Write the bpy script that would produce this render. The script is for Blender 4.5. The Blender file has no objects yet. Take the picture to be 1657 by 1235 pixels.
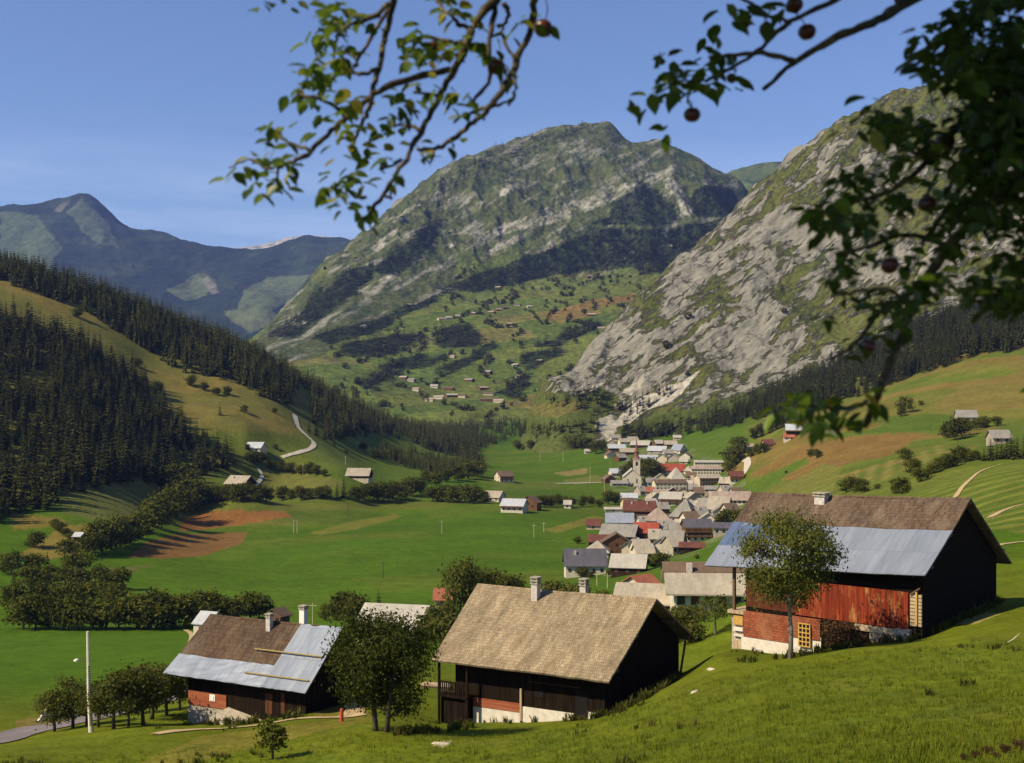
import bpy, bmesh, math, random
import numpy as np
from mathutils import Vector, Matrix

random.seed(7)
R = math.radians
SC = bpy.context.scene
COL = SC.collection

# ------------------------------------------------------------------ camera
F, CX, HY = 2000.0, 828.5, 650.0          # focal length, centre column and horizon row, in photo pixels
W0, H0 = 1657.0, 1235.0
cam_d = bpy.data.cameras.new('camera')
cam = bpy.data.objects.new('camera', cam_d)
COL.objects.link(cam)
SC.camera = cam
cam_d.sensor_fit = 'HORIZONTAL'
cam_d.sensor_width = 36.0
cam_d.lens = 36.0 * F / W0
cam_d.shift_y = (HY - H0 / 2) / W0
cam_d.clip_start = 0.1
cam_d.clip_end = 60000.0
cam_d.dof.use_dof = True
cam_d.dof.focus_distance = 160.0
cam_d.dof.aperture_fstop = 4.8
cam.rotation_euler = (R(90), 0, 0)

# ------------------------------------------------------------------ light
SUN_EL = R(43)
SUN_H = Vector((-0.9, -0.43)).normalized()
SUN = Vector((SUN_H.x * math.cos(SUN_EL), SUN_H.y * math.cos(SUN_EL), math.sin(SUN_EL)))
sun_d = bpy.data.lights.new('sun', 'SUN')
sun_d.energy = 5.0
sun_d.angle = R(0.5)
sun_d.color = (1.0, 0.86, 0.60)
sun = bpy.data.objects.new('sun', sun_d)
COL.objects.link(sun)
sun.rotation_euler = SUN.to_track_quat('Z', 'Y').to_euler()

world = bpy.data.worlds.new('World')
SC.world = world
world.use_nodes = True
wn, wl = world.node_tree.nodes, world.node_tree.links
wn.clear()
w_out = wn.new('ShaderNodeOutputWorld')
w_bg = wn.new('ShaderNodeBackground')
w_bg.inputs['Strength'].default_value = 0.087
sky = wn.new('ShaderNodeTexSky')
sky.sky_type = 'NISHITA'
sky.sun_disc = False
sky.sun_elevation = SUN_EL
sky.sun_rotation = math.atan2(SUN_H.x, SUN_H.y)
sky.altitude = 1100
sky.air_density = 1.15
sky.dust_density = 0.6
sky.ozone_density = 4.0
# thin bands of high cloud low over the valley
tcw = wn.new('ShaderNodeTexCoord')
mpw = wn.new('ShaderNodeMapping')
mpw.inputs['Scale'].default_value = (2.2, 2.2, 16.0)
nzw = wn.new('ShaderNodeTexNoise')
nzw.inputs['Scale'].default_value = 1.7
nzw.inputs['Detail'].default_value = 6
nzw.inputs['Roughness'].default_value = 0.62
rpw = wn.new('ShaderNodeMapRange')
rpw.inputs['From Min'].default_value = 0.42
rpw.inputs['From Max'].default_value = 0.80
sxw = wn.new('ShaderNodeSeparateXYZ')
lowband = wn.new('ShaderNodeMapRange')
lowband.inputs['From Min'].default_value = 0.23
lowband.inputs['From Max'].default_value = 0.12
mulw = wn.new('ShaderNodeMath'); mulw.operation = 'MULTIPLY'
mulw2 = wn.new('ShaderNodeMath'); mulw2.operation = 'MULTIPLY'; mulw2.inputs[1].default_value = 0.24
mixw = wn.new('ShaderNodeMix'); mixw.data_type = 'RGBA'
mixw.inputs['B'].default_value = (13.0, 13.6, 15.0, 1)
wl.new(tcw.outputs['Generated'], mpw.inputs['Vector'])
wl.new(mpw.outputs['Vector'], nzw.inputs['Vector'])
wl.new(nzw.outputs['Fac'], rpw.inputs['Value'])
wl.new(tcw.outputs['Generated'], sxw.inputs['Vector'])
wl.new(sxw.outputs['Z'], lowband.inputs['Value'])
wl.new(rpw.outputs['Result'], mulw.inputs[0])
wl.new(lowband.outputs['Result'], mulw.inputs[1])
wl.new(mulw.outputs[0], mulw2.inputs[0])
wl.new(mulw2.outputs[0], mixw.inputs['Factor'])
tint = wn.new('ShaderNodeVectorMath'); tint.operation = 'MULTIPLY'; tint.inputs[1].default_value = (1.0, 1.0, 1.16)
wl.new(sky.outputs['Color'], tint.inputs[0])
wl.new(tint.outputs[0], mixw.inputs['A'])
wl.new(mixw.outputs['Result'], w_bg.inputs['Color'])
wl.new(w_bg.outputs['Background'], w_out.inputs['Surface'])

SC.view_settings.view_transform = 'Standard'
SC.view_settings.look = 'None'
SC.view_settings.exposure = 0.42
SC.view_settings.gamma = 1.0
SC.view_settings.use_curve_mapping = False
SC.cycles.max_bounces = 6
SC.cycles.diffuse_bounces = 2
SC.cycles.glossy_bounces = 2
SC.cycles.transmission_bounces = 3
SC.cycles.transparent_max_bounces = 8
SC.cycles.volume_bounces = 0
SC.cycles.use_denoising = True
SC.cycles.denoiser = 'OPENIMAGEDENOISE'
SC.cycles.denoising_prefilter = 'ACCURATE'

# ------------------------------------------------------------------ small helpers
def tag(o, label=None, cat=None, group=None, kind=None):
    if label: o['label'] = label
    if cat: o['category'] = cat
    if group: o['group'] = group
    if kind: o['kind'] = kind
    return o

def empty(name, loc=(0, 0, 0), rz=0.0):
    o = bpy.data.objects.new(name, None)
    o.empty_display_size = 0.5
    COL.objects.link(o)
    o.location = loc
    o.rotation_euler = (0, 0, rz)
    return o

def link(name, me, parent=None, mat=None):
    o = bpy.data.objects.new(name, me)
    COL.objects.link(o)
    if parent: o.parent = parent
    if mat is not None and len(me.materials) == 0:
        for m in (mat if isinstance(mat, (list, tuple)) else [mat]): me.materials.append(m)
    return o

def np_mesh(name, V, T, smooth=False, mi=None, attrs=None):
    """mesh from a vertex array and a triangle or quad index array"""
    me = bpy.data.meshes.new(name)
    V = np.asarray(V, np.float32); T = np.asarray(T, np.int32)
    k = T.shape[1]
    me.vertices.add(len(V)); me.vertices.foreach_set('co', V.ravel())
    me.loops.add(T.size); me.loops.foreach_set('vertex_index', T.ravel())
    me.polygons.add(len(T))
    me.polygons.foreach_set('loop_start', np.arange(0, T.size, k, dtype=np.int32))
    me.polygons.foreach_set('loop_total', np.full(len(T), k, np.int32))
    if smooth: me.polygons.foreach_set('use_smooth', np.ones(len(T), bool))
    if mi is not None: me.polygons.foreach_set('material_index', np.asarray(mi, np.int32))
    for an, (typ, dat) in (attrs or {}).items():
        a = me.attributes.new(an, typ, 'POINT')
        a.data.foreach_set('color' if typ == 'FLOAT_COLOR' else 'value', np.asarray(dat, np.float32).ravel())
    me.update(calc_edges=True)
    me.validate()
    return me

class MB:
    """collects boxes, prisms and tubes; build() links them as ONE mesh object"""
    def __init__(s):
        s.v, s.f, s.m = [], [], []
    def face_set(s, vs, fs, mi=0):
        n = len(s.v)
        s.v += [tuple(v) for v in vs]
        for f in fs:
            s.f.append([i + n for i in f]); s.m.append(mi)
    def box(s, x0, y0, z0, x1, y1, z1, mi=0):
        vs = [(x0, y0, z0), (x1, y0, z0), (x1, y1, z0), (x0, y1, z0), (x0, y0, z1), (x1, y0, z1), (x1, y1, z1), (x0, y1, z1)]
        s.face_set(vs, [(0, 3, 2, 1), (4, 5, 6, 7), (0, 1, 5, 4), (1, 2, 6, 5), (2, 3, 7, 6), (3, 0, 4, 7)], mi)
    def bar(s, a, b, w, h=None, mi=0):
        a, b = Vector(a), Vector(b); h = h or w
        d = (b - a).normalized()
        up = Vector((0, 0, 1)) if abs(d.z) < 0.95 else Vector((1, 0, 0))
        x = d.cross(up).normalized() * (w / 2); y = x.cross(d).normalized() * (h / 2)
        vs = [p + q for p in (a, b) for q in (-x - y, x - y, x + y, -x + y)]
        s.face_set(vs, [(0, 1, 2, 3), (7, 6, 5, 4), (0, 4, 5, 1), (1, 5, 6, 2), (2, 6, 7, 3), (3, 7, 4, 0)], mi)
    def tube(s, pts, rad, n=7, mi=0, cap=True):
        pts = [Vector(p) for p in pts]
        rings = []
        ref = Vector((0.31, 0.2, 0.93))
        for i, p in enumerate(pts):
            d = (pts[min(i + 1, len(pts) - 1)] - pts[max(i - 1, 0)]).normalized()
            if abs(d.dot(ref)) > 0.97: ref = Vector((0.9, 0.4, 0.1))
            x = d.cross(ref).normalized(); y = d.cross(x).normalized()
            r = rad[i] if isinstance(rad, (list, tuple)) else rad
            rings.append([p + x * (r * math.cos(2 * math.pi * k / n)) + y * (r * math.sin(2 * math.pi * k / n)) for k in range(n)])
        vs = [v for r_ in rings for v in r_]
        fs = [(i * n + k, i * n + (k + 1) % n, (i + 1) * n + (k + 1) % n, (i + 1) * n + k) for i in range(len(rings) - 1) for k in range(n)]
        if cap: fs += [tuple(range(n - 1, -1, -1)), tuple((len(rings) - 1) * n + k for k in range(n))]
        s.face_set(vs, fs, mi)
    def prism(s, poly, d, mi=0):
        """closed prism: polygon (list of 3-D points) swept by vector d"""
        n = len(poly); d = Vector(d)
        vs = [Vector(p) for p in poly] + [Vector(p) + d for p in poly]
        fs = [tuple(range(n - 1, -1, -1)), tuple(range(n, 2 * n))] + [(i, (i + 1) % n, (i + 1) % n + n, i + n) for i in range(n)]
        s.face_set(vs, fs, mi)
    def mesh(s, name):
        me = bpy.data.meshes.new(name)
        me.from_pydata(s.v, [], s.f)
        me.polygons.foreach_set('material_index', s.m)
        bm = bmesh.new(); bm.from_mesh(me)
        bmesh.ops.recalc_face_normals(bm, faces=bm.faces)
        bm.to_mesh(me); bm.free()
        me.update()
        return me
    def build(s, name, mat, parent=None, loc=None, smooth=False):
        me = s.mesh(name)
        for m in (mat if isinstance(mat, (list, tuple)) else [mat]): me.materials.append(m)
        if smooth: me.polygons.foreach_set('use_smooth', [True] * len(me.polygons))
        o = link(name, me, parent)
        if loc is not None: o.location = loc
        return o

# ------------------------------------------------------------------ numpy noise
def _hash(ix, iy, seed):
    h = (ix.astype(np.int64) * 374761393 + iy.astype(np.int64) * 668265263 + seed * 982451653) & 0xFFFFFFFF
    h = ((h ^ (h >> 13)) * 1274126177) & 0xFFFFFFFF
    return (h ^ (h >> 16)) & 0xFFFFFFFF

_A = (np.arange(4096) + .5) / 4096 * 2 * np.pi
_CT, _ST = np.cos(_A), np.sin(_A)

def perlin(x, y, seed=0):
    x = np.asarray(x, float); y = np.asarray(y, float)
    x0 = np.floor(x); y0 = np.floor(y); fx = x - x0; fy = y - y0
    x0 = x0.astype(np.int64); y0 = y0.astype(np.int64)
    u = fx * fx * fx * (fx * (fx * 6 - 15) + 10); v = fy * fy * fy * (fy * (fy * 6 - 15) + 10)
    def g(dx, dy):
        a = _hash(x0 + dx, y0 + dy, seed) >> 20
        return _CT[a] * (fx - dx) + _ST[a] * (fy - dy)
    n = (g(0, 0) * (1 - u) + g(1, 0) * u) * (1 - v) + (g(0, 1) * (1 - u) + g(1, 1) * u) * v
    return n * 1.5

def fbm(x, y, oct=4, seed=0, gain=0.5, ridge=False):
    s = 0; a = 1.0; t = 0; f = 1.0
    for k in range(oct):
        n = perlin(x * f + 13.7 * k, y * f - 7.1 * k, seed + k)
        if ridge: n = 1 - 2 * np.abs(n)
        s = s + a * n; t += a; a *= gain; f *= 2.03
    return s / t

def sstep(a, b, x):
    t = np.clip((x - a) / (b - a), 0, 1)
    return t * t * (3 - 2 * t)

def in_poly(px, py, poly):
    """point in polygon, on arrays"""
    r = np.zeros(np.shape(px), bool); n = len(poly)
    for i in range(n):
        x1, y1 = poly[i]; x2, y2 = poly[(i + 1) % n]
        if y1 == y2: continue
        c = ((y1 > py) != (y2 > py)) & (px < (x2 - x1) * (py - y1) / (y2 - y1) + x1)
        r ^= c
    return r
# ------------------------------------------------------------------ terrain: height sheets through surveyed points (column, row, distance)
class Land:
    def __init__(s, pts, px0, px1, y0, y1, nc, nr, near=0.0, smooth=1e-4, ky=2.0):
        P = np.array(pts, float)
        s.near, s.ky = near, ky
        A = np.stack([P[:, 0] / 450.0, ky * np.log(P[:, 2])], 1)
        val = P[:, 1] - HY - near * F / P[:, 2]
        n = len(P)
        K = s._k(A, A) + smooth * np.eye(n)
        Q = np.hstack([np.ones((n, 1)), A])
        M = np.block([[K, Q], [Q.T, np.zeros((3, 3))]])
        s.A = A; s.w = np.linalg.solve(M, np.concatenate([val, np.zeros(3)]))
        s.px = np.linspace(px0, px1, nc); s.ly = np.linspace(math.log(y0), math.log(y1), nr)
        s.PX, s.LY = np.meshgrid(s.px, s.ly)
        s.Y = np.exp(s.LY)
        s.X = (s.PX - CX) / F * s.Y
        q = 5                                                   # the surface is smooth: solve on a coarse grid, refine by cubic weights
        cx = np.linspace(px0, px1, nc // q + 1); cy = np.linspace(s.ly[0], s.ly[-1], nr // q + 1)
        gx, gy = np.meshgrid(cx, cy)
        E = s._eval(gx.ravel(), gy.ravel()).reshape(gx.shape)
        E = s._cub(nr, len(cy)) @ E @ s._cub(nc, len(cx)).T
        s.PY = E + HY + near * F / s.Y
        s.Z = -(s.PY - HY) / F * s.Y
    def _k(s, a, b):
        d2 = ((a[:, None, :] - b[None, :, :]) ** 2).sum(2)
        return 0.5 * d2 * np.log(d2 + 1e-12)
    def _eval(s, px, ly):
        out = np.empty(len(px))
        for i in range(0, len(px), 40000):
            a = np.stack([px[i:i + 40000] / 450.0, s.ky * ly[i:i + 40000]], 1)
            out[i:i + 40000] = s._k(a, s.A) @ s.w[:-3] + s.w[-3] + a @ s.w[-2:]
        return out
    def _cub(s, n, m):
        t = np.linspace(0, m - 1, n); i = np.minimum(t.astype(int), m - 2); f = t - i
        W = np.zeros((n, m)); r = np.arange(n)
        w = [-.5 * f ** 3 + f ** 2 - .5 * f, 1.5 * f ** 3 - 2.5 * f ** 2 + 1, -1.5 * f ** 3 + 2 * f ** 2 + .5 * f, .5 * f ** 3 - .5 * f ** 2]
        for k in range(4):
            j = i + k - 1
            lo = j < 0; hi_ = j > m - 1
            np.add.at(W, (r, np.clip(j, 0, m - 1)), w[k])
            # linear end conditions
            np.add.at(W, (r[lo], np.zeros(lo.sum(), int)), w[k][lo]); np.add.at(W, (r[lo], np.ones(lo.sum(), int)), -w[k][lo])
            np.add.at(W, (r[hi_], np.full(hi_.sum(), m - 1)), w[k][hi_]); np.add.at(W, (r[hi_], np.full(hi_.sum(), m - 2)), -w[k][hi_])
        return W
    def refresh(s):
        s.PY = HY - F * s.Z / s.Y
    def hit(s, px, py, ymin=0, ymax=1e9, last=False):
        """first place along the line of sight of (px, py) that meets the land: world point"""
        c = (px - s.px[0]) / (s.px[1] - s.px[0]); i = int(np.clip(math.floor(c), 0, len(s.px) - 2)); f = c - i
        col = s.PY[:, i] * (1 - f) + s.PY[:, i + 1] * f
        Y = np.exp(s.ly)
        best = None
        for k in range(len(Y) - 1):
            if Y[k] < ymin or Y[k] > ymax: continue
            if (col[k] - py) * (col[k + 1] - py) <= 0 and col[k] != col[k + 1]:
                t = (col[k] - py) / (col[k] - col[k + 1])
                y = Y[k] + t * (Y[k + 1] - Y[k])
                return Vector(((px - CX) / F * y, y, -(py - HY) / F * y))
            d = abs(col[k] - py)
            if best is None or d < best[0]: best = (d, Y[k], col[k])
        y = best[1]
        return Vector(((px - CX) / F * y, y, -(best[2] - HY) / F * y))
    def z(s, x, y):
        x = np.asarray(x, float); y = np.asarray(y, float)
        c = (CX + F * x / y - s.px[0]) / (s.px[1] - s.px[0]); r = (np.log(y) - s.ly[0]) / (s.ly[1] - s.ly[0])
        i = np.clip(np.floor(c).astype(int), 0, len(s.px) - 2); k = np.clip(np.floor(r).astype(int), 0, len(s.ly) - 2)
        f = np.clip(c - i, 0, 1); g = np.clip(r - k, 0, 1)
        Z = s.Z
        return (Z[k, i] * (1 - f) + Z[k, i + 1] * f) * (1 - g) + (Z[k + 1, i] * (1 - f) + Z[k + 1, i + 1] * f) * g
    def mesh(s, name, col, extra=None):
        nr, nc = s.Z.shape
        V = np.stack([s.X, s.Y, s.Z], 2).reshape(-1, 3)
        i = np.arange(nr * nc).reshape(nr, nc)
        T = np.stack([i[:-1, :-1], i[:-1, 1:], i[1:, 1:], i[1:, :-1]], 2).reshape(-1, 4)
        rgba = np.concatenate([col.reshape(-1, 3), np.ones((nr * nc, 1))], 1)
        at = {'albedo': ('FLOAT_COLOR', rgba)}
        for k, v in (extra or {}).items(): at[k] = ('FLOAT', v)
        return np_mesh(name, V, T, smooth=True, attrs=at)

G_PTS = [
 # hillside below the camera
 (-500,1560,8),(200,1560,8),(828,1555,8),(1400,1545,8),(2200,1530,8), (-500,2330,2.6),(828,2330,2.6),(2200,2330,2.6),
 (-500,1430,20),(200,1420,20),(828,1400,20),(1400,1370,20),(2200,1320,20),
 (1000,1235,50),(1300,1235,38),(1657,1235,31),(2100,1180,34),(700,1240,64),(440,1236,74),(100,1240,78),(25,1228,80),(-400,1290,80),
 (700,1195,78),(975,1160,88),(900,1166,90),(850,1168,91.5),(770,1170,94),(720,1168,96),(900,1182,80),(770,1192,82),(1050,1128,88),(1110,1087,98),(1300,1120,62),(1200,1069,103),(1275,1062,100),(1330,1052,97),(1400,1042,95),(1480,1036,92),(1250,1072,88),(1380,1054,84),(1480,1048,82),(1170,1076,105),(1500,1105,62),(1657,1055,72),(1657,1130,50),
 (1610,975,103),(1560,1000,97),(1657,962,112),(2100,905,110),
 (148,1186,96),(305,1171,101.5),(370,1169,99.5),(430,1165,98),(482,1158,96.5),(400,1200,84),(250,1188,90),(560,1160,94),(600,1178,84),(650,1150,96),(700,1108,112),(1180,1050,100),
 (1640,905,138),(1640,872,170),(1500,900,150),(1240,980,130),(1000,1085,120),(1160,1000,150),
 # drop to the valley floor
 (30,1190,104),(60,1160,116),(100,1150,128),(100,1080,205),(100,1022,330),(300,1022,330),(230,1130,130),(450,1060,180),(620,1040,190),(600,1005,320),(760,985,300),
 (-400,1130,110),(-400,1010,330),
 (1040,985,220),(1130,985,240),(1100,942,300),(1020,948,340),(1210,940,300),(1340,830,330),(1150,885,480),
 # valley floor
 (200,960,420),(300,890,560),(300,830,740),(430,812,830),(600,960,430),(600,880,580),(600,815,810),(820,830,745),(820,785,985),(900,722,1850),
 (940,932,468),(1000,850,670),(1090,850,640),(1140,875,560),(1190,815,800),(1030,788,1050),(1090,760,1180),(1160,760,1120),(1190,778,1000),(1050,728,1330),(985,706,1560),
 (900,745,1400),(850,722,1750),(800,703,2000),(740,692,2150),(690,668,2600),(940,690,1900),(940,640,2600),(800,668,2600),(800,780,1000),(760,800,880),
 # slope and spur on the west side
 (0,436,1150),(100,466,1150),(200,503,1150),(330,552,1200),(430,592,1300),(560,655,1500),(680,702,1900),
 (0,580,1600),(200,640,1650),(430,690,1900),(600,700,2200),(0,700,2600),(300,720,2600),
 (0,560,900),(0,700,700),(20,845,560),(20,893,500),(50,905,490),(-400,850,480),(-400,620,700),(-400,330,1100),(-400,520,1700),(-400,660,2600),
 (130,600,900),(130,720,720),(130,830,590),(250,585,1050),(250,680,880),(250,785,740),(330,640,980),(400,710,900),(400,795,780),(490,692,1000),(450,742,900),(490,622,1250),(600,705,1350),(600,758,1000),(560,690,1200),(640,742,1250),(720,772,1000),(780,765,1080),(540,770,850),
 # slope on the east side
 (1290,702,900),(1560,680,800),(1450,742,620),(1380,795,480),(1250,792,700),(1205,745,950),(1657,705,620),(1657,567,1020),(1560,587,1050),(1480,612,1090),(1400,642,1150),(1300,672,1200),(1200,698,1280),(1100,712,1420),
 (1657,484,1450),(1500,522,1550),(1350,592,1600),(1200,652,1600),(1050,693,1620),(1657,470,2000),(1400,540,2200),(1200,620,2200),(1050,670,2200),(1300,600,2600),(1657,500,2600),
 (1657,744,335),(1560,768,335),(1657,752,420),(1657,800,245),(1500,795,320),(1450,806,340),(1640,835,200),(1600,735,460),(1480,790,420),
 (2100,700,300),(2100,560,1000),(2100,400,1500),(2100,430,2600),(2100,780,180),(2100,600,600),
]
G = Land(G_PTS, -480, 2180, 2.6, 2650, 1060, 900, near=1.7)
X, Y = G.X, G.Y
amp = np.clip(Y / 1000.0, 0.0, 1.3)
hill = sstep(500, 900, Y) * (1 - sstep(480, 620, G.PX) * (1 - sstep(1180, 1320, G.PX)))
G.Z = G.Z + 0.22 * sstep(20, 60, Y) * fbm(X / 9, Y / 9, 3, 5) + hill * (5.0 * fbm(X / 120, Y / 120, 4, 11) + 1.2 * fbm(X / 25, Y / 25, 3, 12)) + amp * 0.8 * fbm(X / 60, Y / 60, 3, 9)
G.refresh()

def painter(L, base):
    col = np.empty(L.Z.shape + (3,)); col[:] = base
    j1 = fbm(L.X / 40, L.Y / 60, 3, 31); j2 = fbm(L.X / 40, L.Y / 60, 3, 57)
    def paint(poly, c, y0=0, y1=1e9, jit=3.0, mix=1.0):
        m = in_poly(L.PX + j1 * jit, L.PY + j2 * jit * 0.6, poly) & (L.Y > y0) & (L.Y < y1)
        col[m] = col[m] * (1 - mix) + np.array(c) * mix
        return m
    return col, paint

def parcels(x, y, ang, lx, ly, seed, pal):
    """strip fields: every plot one crop colour, edges slightly bent"""
    c_, s_ = math.cos(ang), math.sin(ang)
    u = x * c_ + y * s_ + lx * .12 * fbm(x / lx, y / lx, 2, seed); v = -x * s_ + y * c_ + ly * .35 * fbm(x / (3 * ly), y / (3 * ly), 2, seed + 3)
    iy = np.floor(v / ly).astype(np.int64); ix = np.floor(u / lx + (_hash(iy, iy * 0, seed) % 100) / 100.0).astype(np.int64)
    h = _hash(ix, iy, seed + 1); out = np.empty(x.shape + (3,)); idx = (h >> 8) % len(pal)
    for k_, c in enumerate(pal): out[idx == k_] = c
    return out * (.88 + .24 * ((h >> 16) % 64) / 64.0)[..., None]
GRASS = (0.056, 0.108, 0.005)
gcol, paint = painter(G, GRASS)
MEADOW = (0.104, 0.124, 0.007)
GOLD = (0.150, 0.128, 0.026)
BROWN = (0.185, 0.085, 0.026)
k = 1 - sstep(100, 175, Y)                                   # home meadow, yellower than the valley hay fields
gcol[:] = gcol * (1 - k[..., None]) + np.array(MEADOW) * k[..., None]
def blend(m, c):
    gcol[:] = gcol * (1 - m[..., None]) + np.array(c) * m[..., None]
west = sstep(540, 700, Y) * (1 - sstep(430, 640, G.PX)) * (G.PY < 850)
blend(west * 0.9, (0.125, 0.112, 0.026))
blend(west * sstep(-0.1, 0.5, fbm(X / 70, Y / 70, 4, 77)) * 0.7, (0.19, 0.135, 0.035))
blend(west * sstep(0.05, 0.5, fbm(X / 50, Y / 50, 4, 78)) * 0.6, (0.07, 0.10, 0.018))
east = sstep(1180, 1260, G.PX) * sstep(170, 330, Y)
blend(east * 0.85, (0.098, 0.118, 0.018))
blend(east * sstep(0.0, 0.5, fbm(X / 90, Y / 140, 4, 87)) * 0.6, (0.155, 0.115, 0.028))
# mowing lines and older hay over the big field and the valley meadows
flat = sstep(330, 420, Y) * (1 - sstep(1500, 1900, Y)) * sstep(200, 320, G.PX) * (1 - sstep(1000, 1180, G.PX)) * (G.PY > 700)
lin = np.sin((X * .35 + Y * .94) * .55 + 2.2 * fbm(X / 60, Y / 60, 2, 43))
blend(flat * sstep(.1, .9, lin) * .22, (0.105, 0.122, 0.016)); blend(flat * sstep(.1, .9, -lin) * .22, (0.044, 0.082, 0.007))
blend(flat * sstep(0.05, .5, fbm(X / 55, Y / 38, 4, 44)) * .45, (0.105, 0.115, 0.017)); blend(flat * sstep(0.1, .5, fbm(X / 30, Y / 30, 4, 45)) * .4, (0.046, 0.080, 0.008))
pc = parcels(X, Y, .35, 120, 42, 201, [(.060, .110, .006), (.050, .098, .006), (.080, .115, .010), (.058, .106, .006), (.095, .115, .014)])
f_ = (flat * .45)[..., None]; gcol[:] = gcol * (1 - f_) + pc * f_
pc = parcels(X, Y, -.95, 95, 24, 202, [(.150, .128, .026), (.075, .112, .012), (.105, .118, .018), (.17, .105, .03), (.088, .115, .014)])
f_ = (east * sstep(350, 420, Y) * .6)[..., None]; gcol[:] = gcol * (1 - f_) + pc * f_
paint([(300,836),(355,826),(460,827),(472,836),(400,848),(330,857),(290,860)], BROWN)
paint([(240,876),(280,866),(402,861),(390,880),(330,899),(270,905),(205,902)], (0.155, 0.085, 0.026))
paint([(160,920),(250,914),(180,940)], (0.10, 0.085, 0.03), mix=.7)
paint([(500,863),(560,846),(640,832),(652,836),(580,856),(520,866)], (0.14, 0.135, 0.022), mix=.8)
paint([(430,815),(760,812),(700,824),(440,828)], (0.115, 0.118, 0.022), mix=.55)
paint([(878,857),(960,835),(985,838),(900,863)], (0.15, 0.135, 0.025), mix=.8)
paint([(895,766),(950,757),(952,766),(920,770)], (0.2, 0.155, 0.05), mix=.9)
paint([(785,778),(905,778),(900,792),(800,795)], (0.10, 0.115, 0.022), mix=.6)
paint([(910,778),(965,768),(985,780),(930,785)], (0.16, 0.15, 0.04), mix=.6)
paint([(60,880),(100,850),(190,846),(180,870),(90,905),(20,905)], (0.2, 0.14, 0.032), mix=.75)
paint([(15,830),(100,838),(110,850),(20,858)], (0.18, 0.115, 0.03), mix=.7)
paint([(110,790),(210,775),(300,800),(250,840),(150,840),(100,830)], (0.10, 0.105, 0.026), mix=.8)
paint([(520,700),(640,735),(560,760),(500,740)], (0.085, 0.11, 0.02), mix=.8)
paint([(640,705),(760,735),(720,742),(600,712)], (0.072, 0.110, 0.012), mix=.9)
paint([(600,745),(700,765),(640,780),(560,775)], (0.072, 0.108, 0.012), mix=.8)
paint([(430,760),(560,778),(540,795),(420,800)], (0.115, 0.115, 0.026), mix=.8)
paint([(640,645),(720,665),(800,662),(800,690),(700,690)], (0.12, 0.13, 0.03), mix=.8)
# east side plots
paint([(1095,712),(1190,692),(1215,712),(1190,742),(1110,745)], (0.068, 0.110, 0.010))
paint([(1215,770),(1290,722),(1380,706),(1450,700),(1500,700),(1440,738),(1380,748),(1340,765),(1300,780)], (0.165, 0.098, 0.028), mix=.9)
paint([(1160,762),(1200,735),(1230,738),(1205,770)], (0.19, 0.12, 0.04), mix=.8)
paint([(1190,802),(1225,775),(1300,742),(1312,748),(1240,790),(1200,815)], (0.070, 0.110, 0.011))
paint([(1440,680),(1500,668),(1545,674),(1520,696),(1400,702)], (0.066, 0.108, 0.012), mix=.9)
paint([(1560,740),(1620,690),(1657,680),(1657,735)], (0.072, 0.108, 0.013), mix=.8)
paint([(1560,625),(1657,600),(1657,660),(1590,665),(1500,660)], (0.16, 0.118, 0.03), mix=.7)
paint([(1250,690),(1360,650),(1420,640),(1400,665),(1280,700)], (0.13, 0.115, 0.026), mix=.7)
hay = in_poly(G.PX, G.PY, [(1235,815),(1262,790),(1332,750),(1362,756),(1345,800)]) & (Y > 400)
hay2 = in_poly(G.PX, G.PY, [(1355,770),(1500,728),(1530,716),(1540,724),(1500,748),(1400,790)]) & (Y > 400)
sx = np.sin((X * 0.8 + Y * 0.6) * 0.9); 
blend(hay * (0.5 + 0.5 * sx) * 0.9, (0.19, 0.17, 0.035)); blend(hay * (0.5 - 0.5 * sx) * 0.9, (0.085, 0.115, 0.02))
sx = np.sin((X * 0.95 - Y * 0.3) * 0.8)
blend(hay2 * (0.5 + 0.5 * sx) * 0.7, (0.18, 0.155, 0.04))
near = in_poly(G.PX, G.PY, [(1440,806),(1500,788),(1590,757),(1680,742),(2100,700),(2100,860),(1700,870),(1560,850)]) & (Y > 175) & (Y < 400)
blend(near * 0.9, (0.078, 0.108, 0.013))
swirl = np.sin((Y * 0.9 + 9 * np.sin(X / 18 + Y / 60) + X * 0.25) * 0.62)
blend(near * sstep(0.1, 0.9, swirl) * 0.75, (0.165, 0.165, 0.03))
blend(near * sstep(0.1, 0.9, -swirl) * sstep(-.2, .3, fbm(X / 25, Y / 25, 3, 14)) * 0.5, (0.04, 0.095, 0.014))
# worn ground in the home meadow
paint([(330,1192),(560,1163),(600,1160),(610,1164),(500,1190),(400,1212),(300,1240),(220,1240)], (0.21, 0.15, 0.035), y1=120, mix=.45, jit=9)
paint([(540,1100),(560,1085),(580,1130),(600,1160),(520,1165),(500,1150)], (0.22, 0.16, 0.035), y1=140, mix=.6, jit=6)
paint([(25,1190),(130,1160),(130,1150),(25,1165)], (0.2, 0.13, 0.05), y1=160, mix=.6)
paint([(700,1206),(720,1198),(732,1200),(716,1210)], (0.42, 0.34, 0.2), y1=100, jit=5)
paint([(1545,1010),(1600,990),(1620,994),(1580,1010)], (0.3, 0.24, 0.1), y1=120, jit=5, mix=.7)
blend(k * sstep(0.05, 0.6, fbm(X / 7, Y / 7, 4, 41)) * 0.5, (0.125, 0.135, 0.018))
blend(k * sstep(0.1, 0.6, fbm(X / 5, Y / 5, 4, 42)) * 0.55, (0.045, 0.085, 0.010))
# quarry floor and stream gravel below the cliff
paint([(958,675),(985,668),(1003,680),(1000,712),(985,715),(965,700)], (0.42, 0.37, 0.3), y0=1200)
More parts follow.
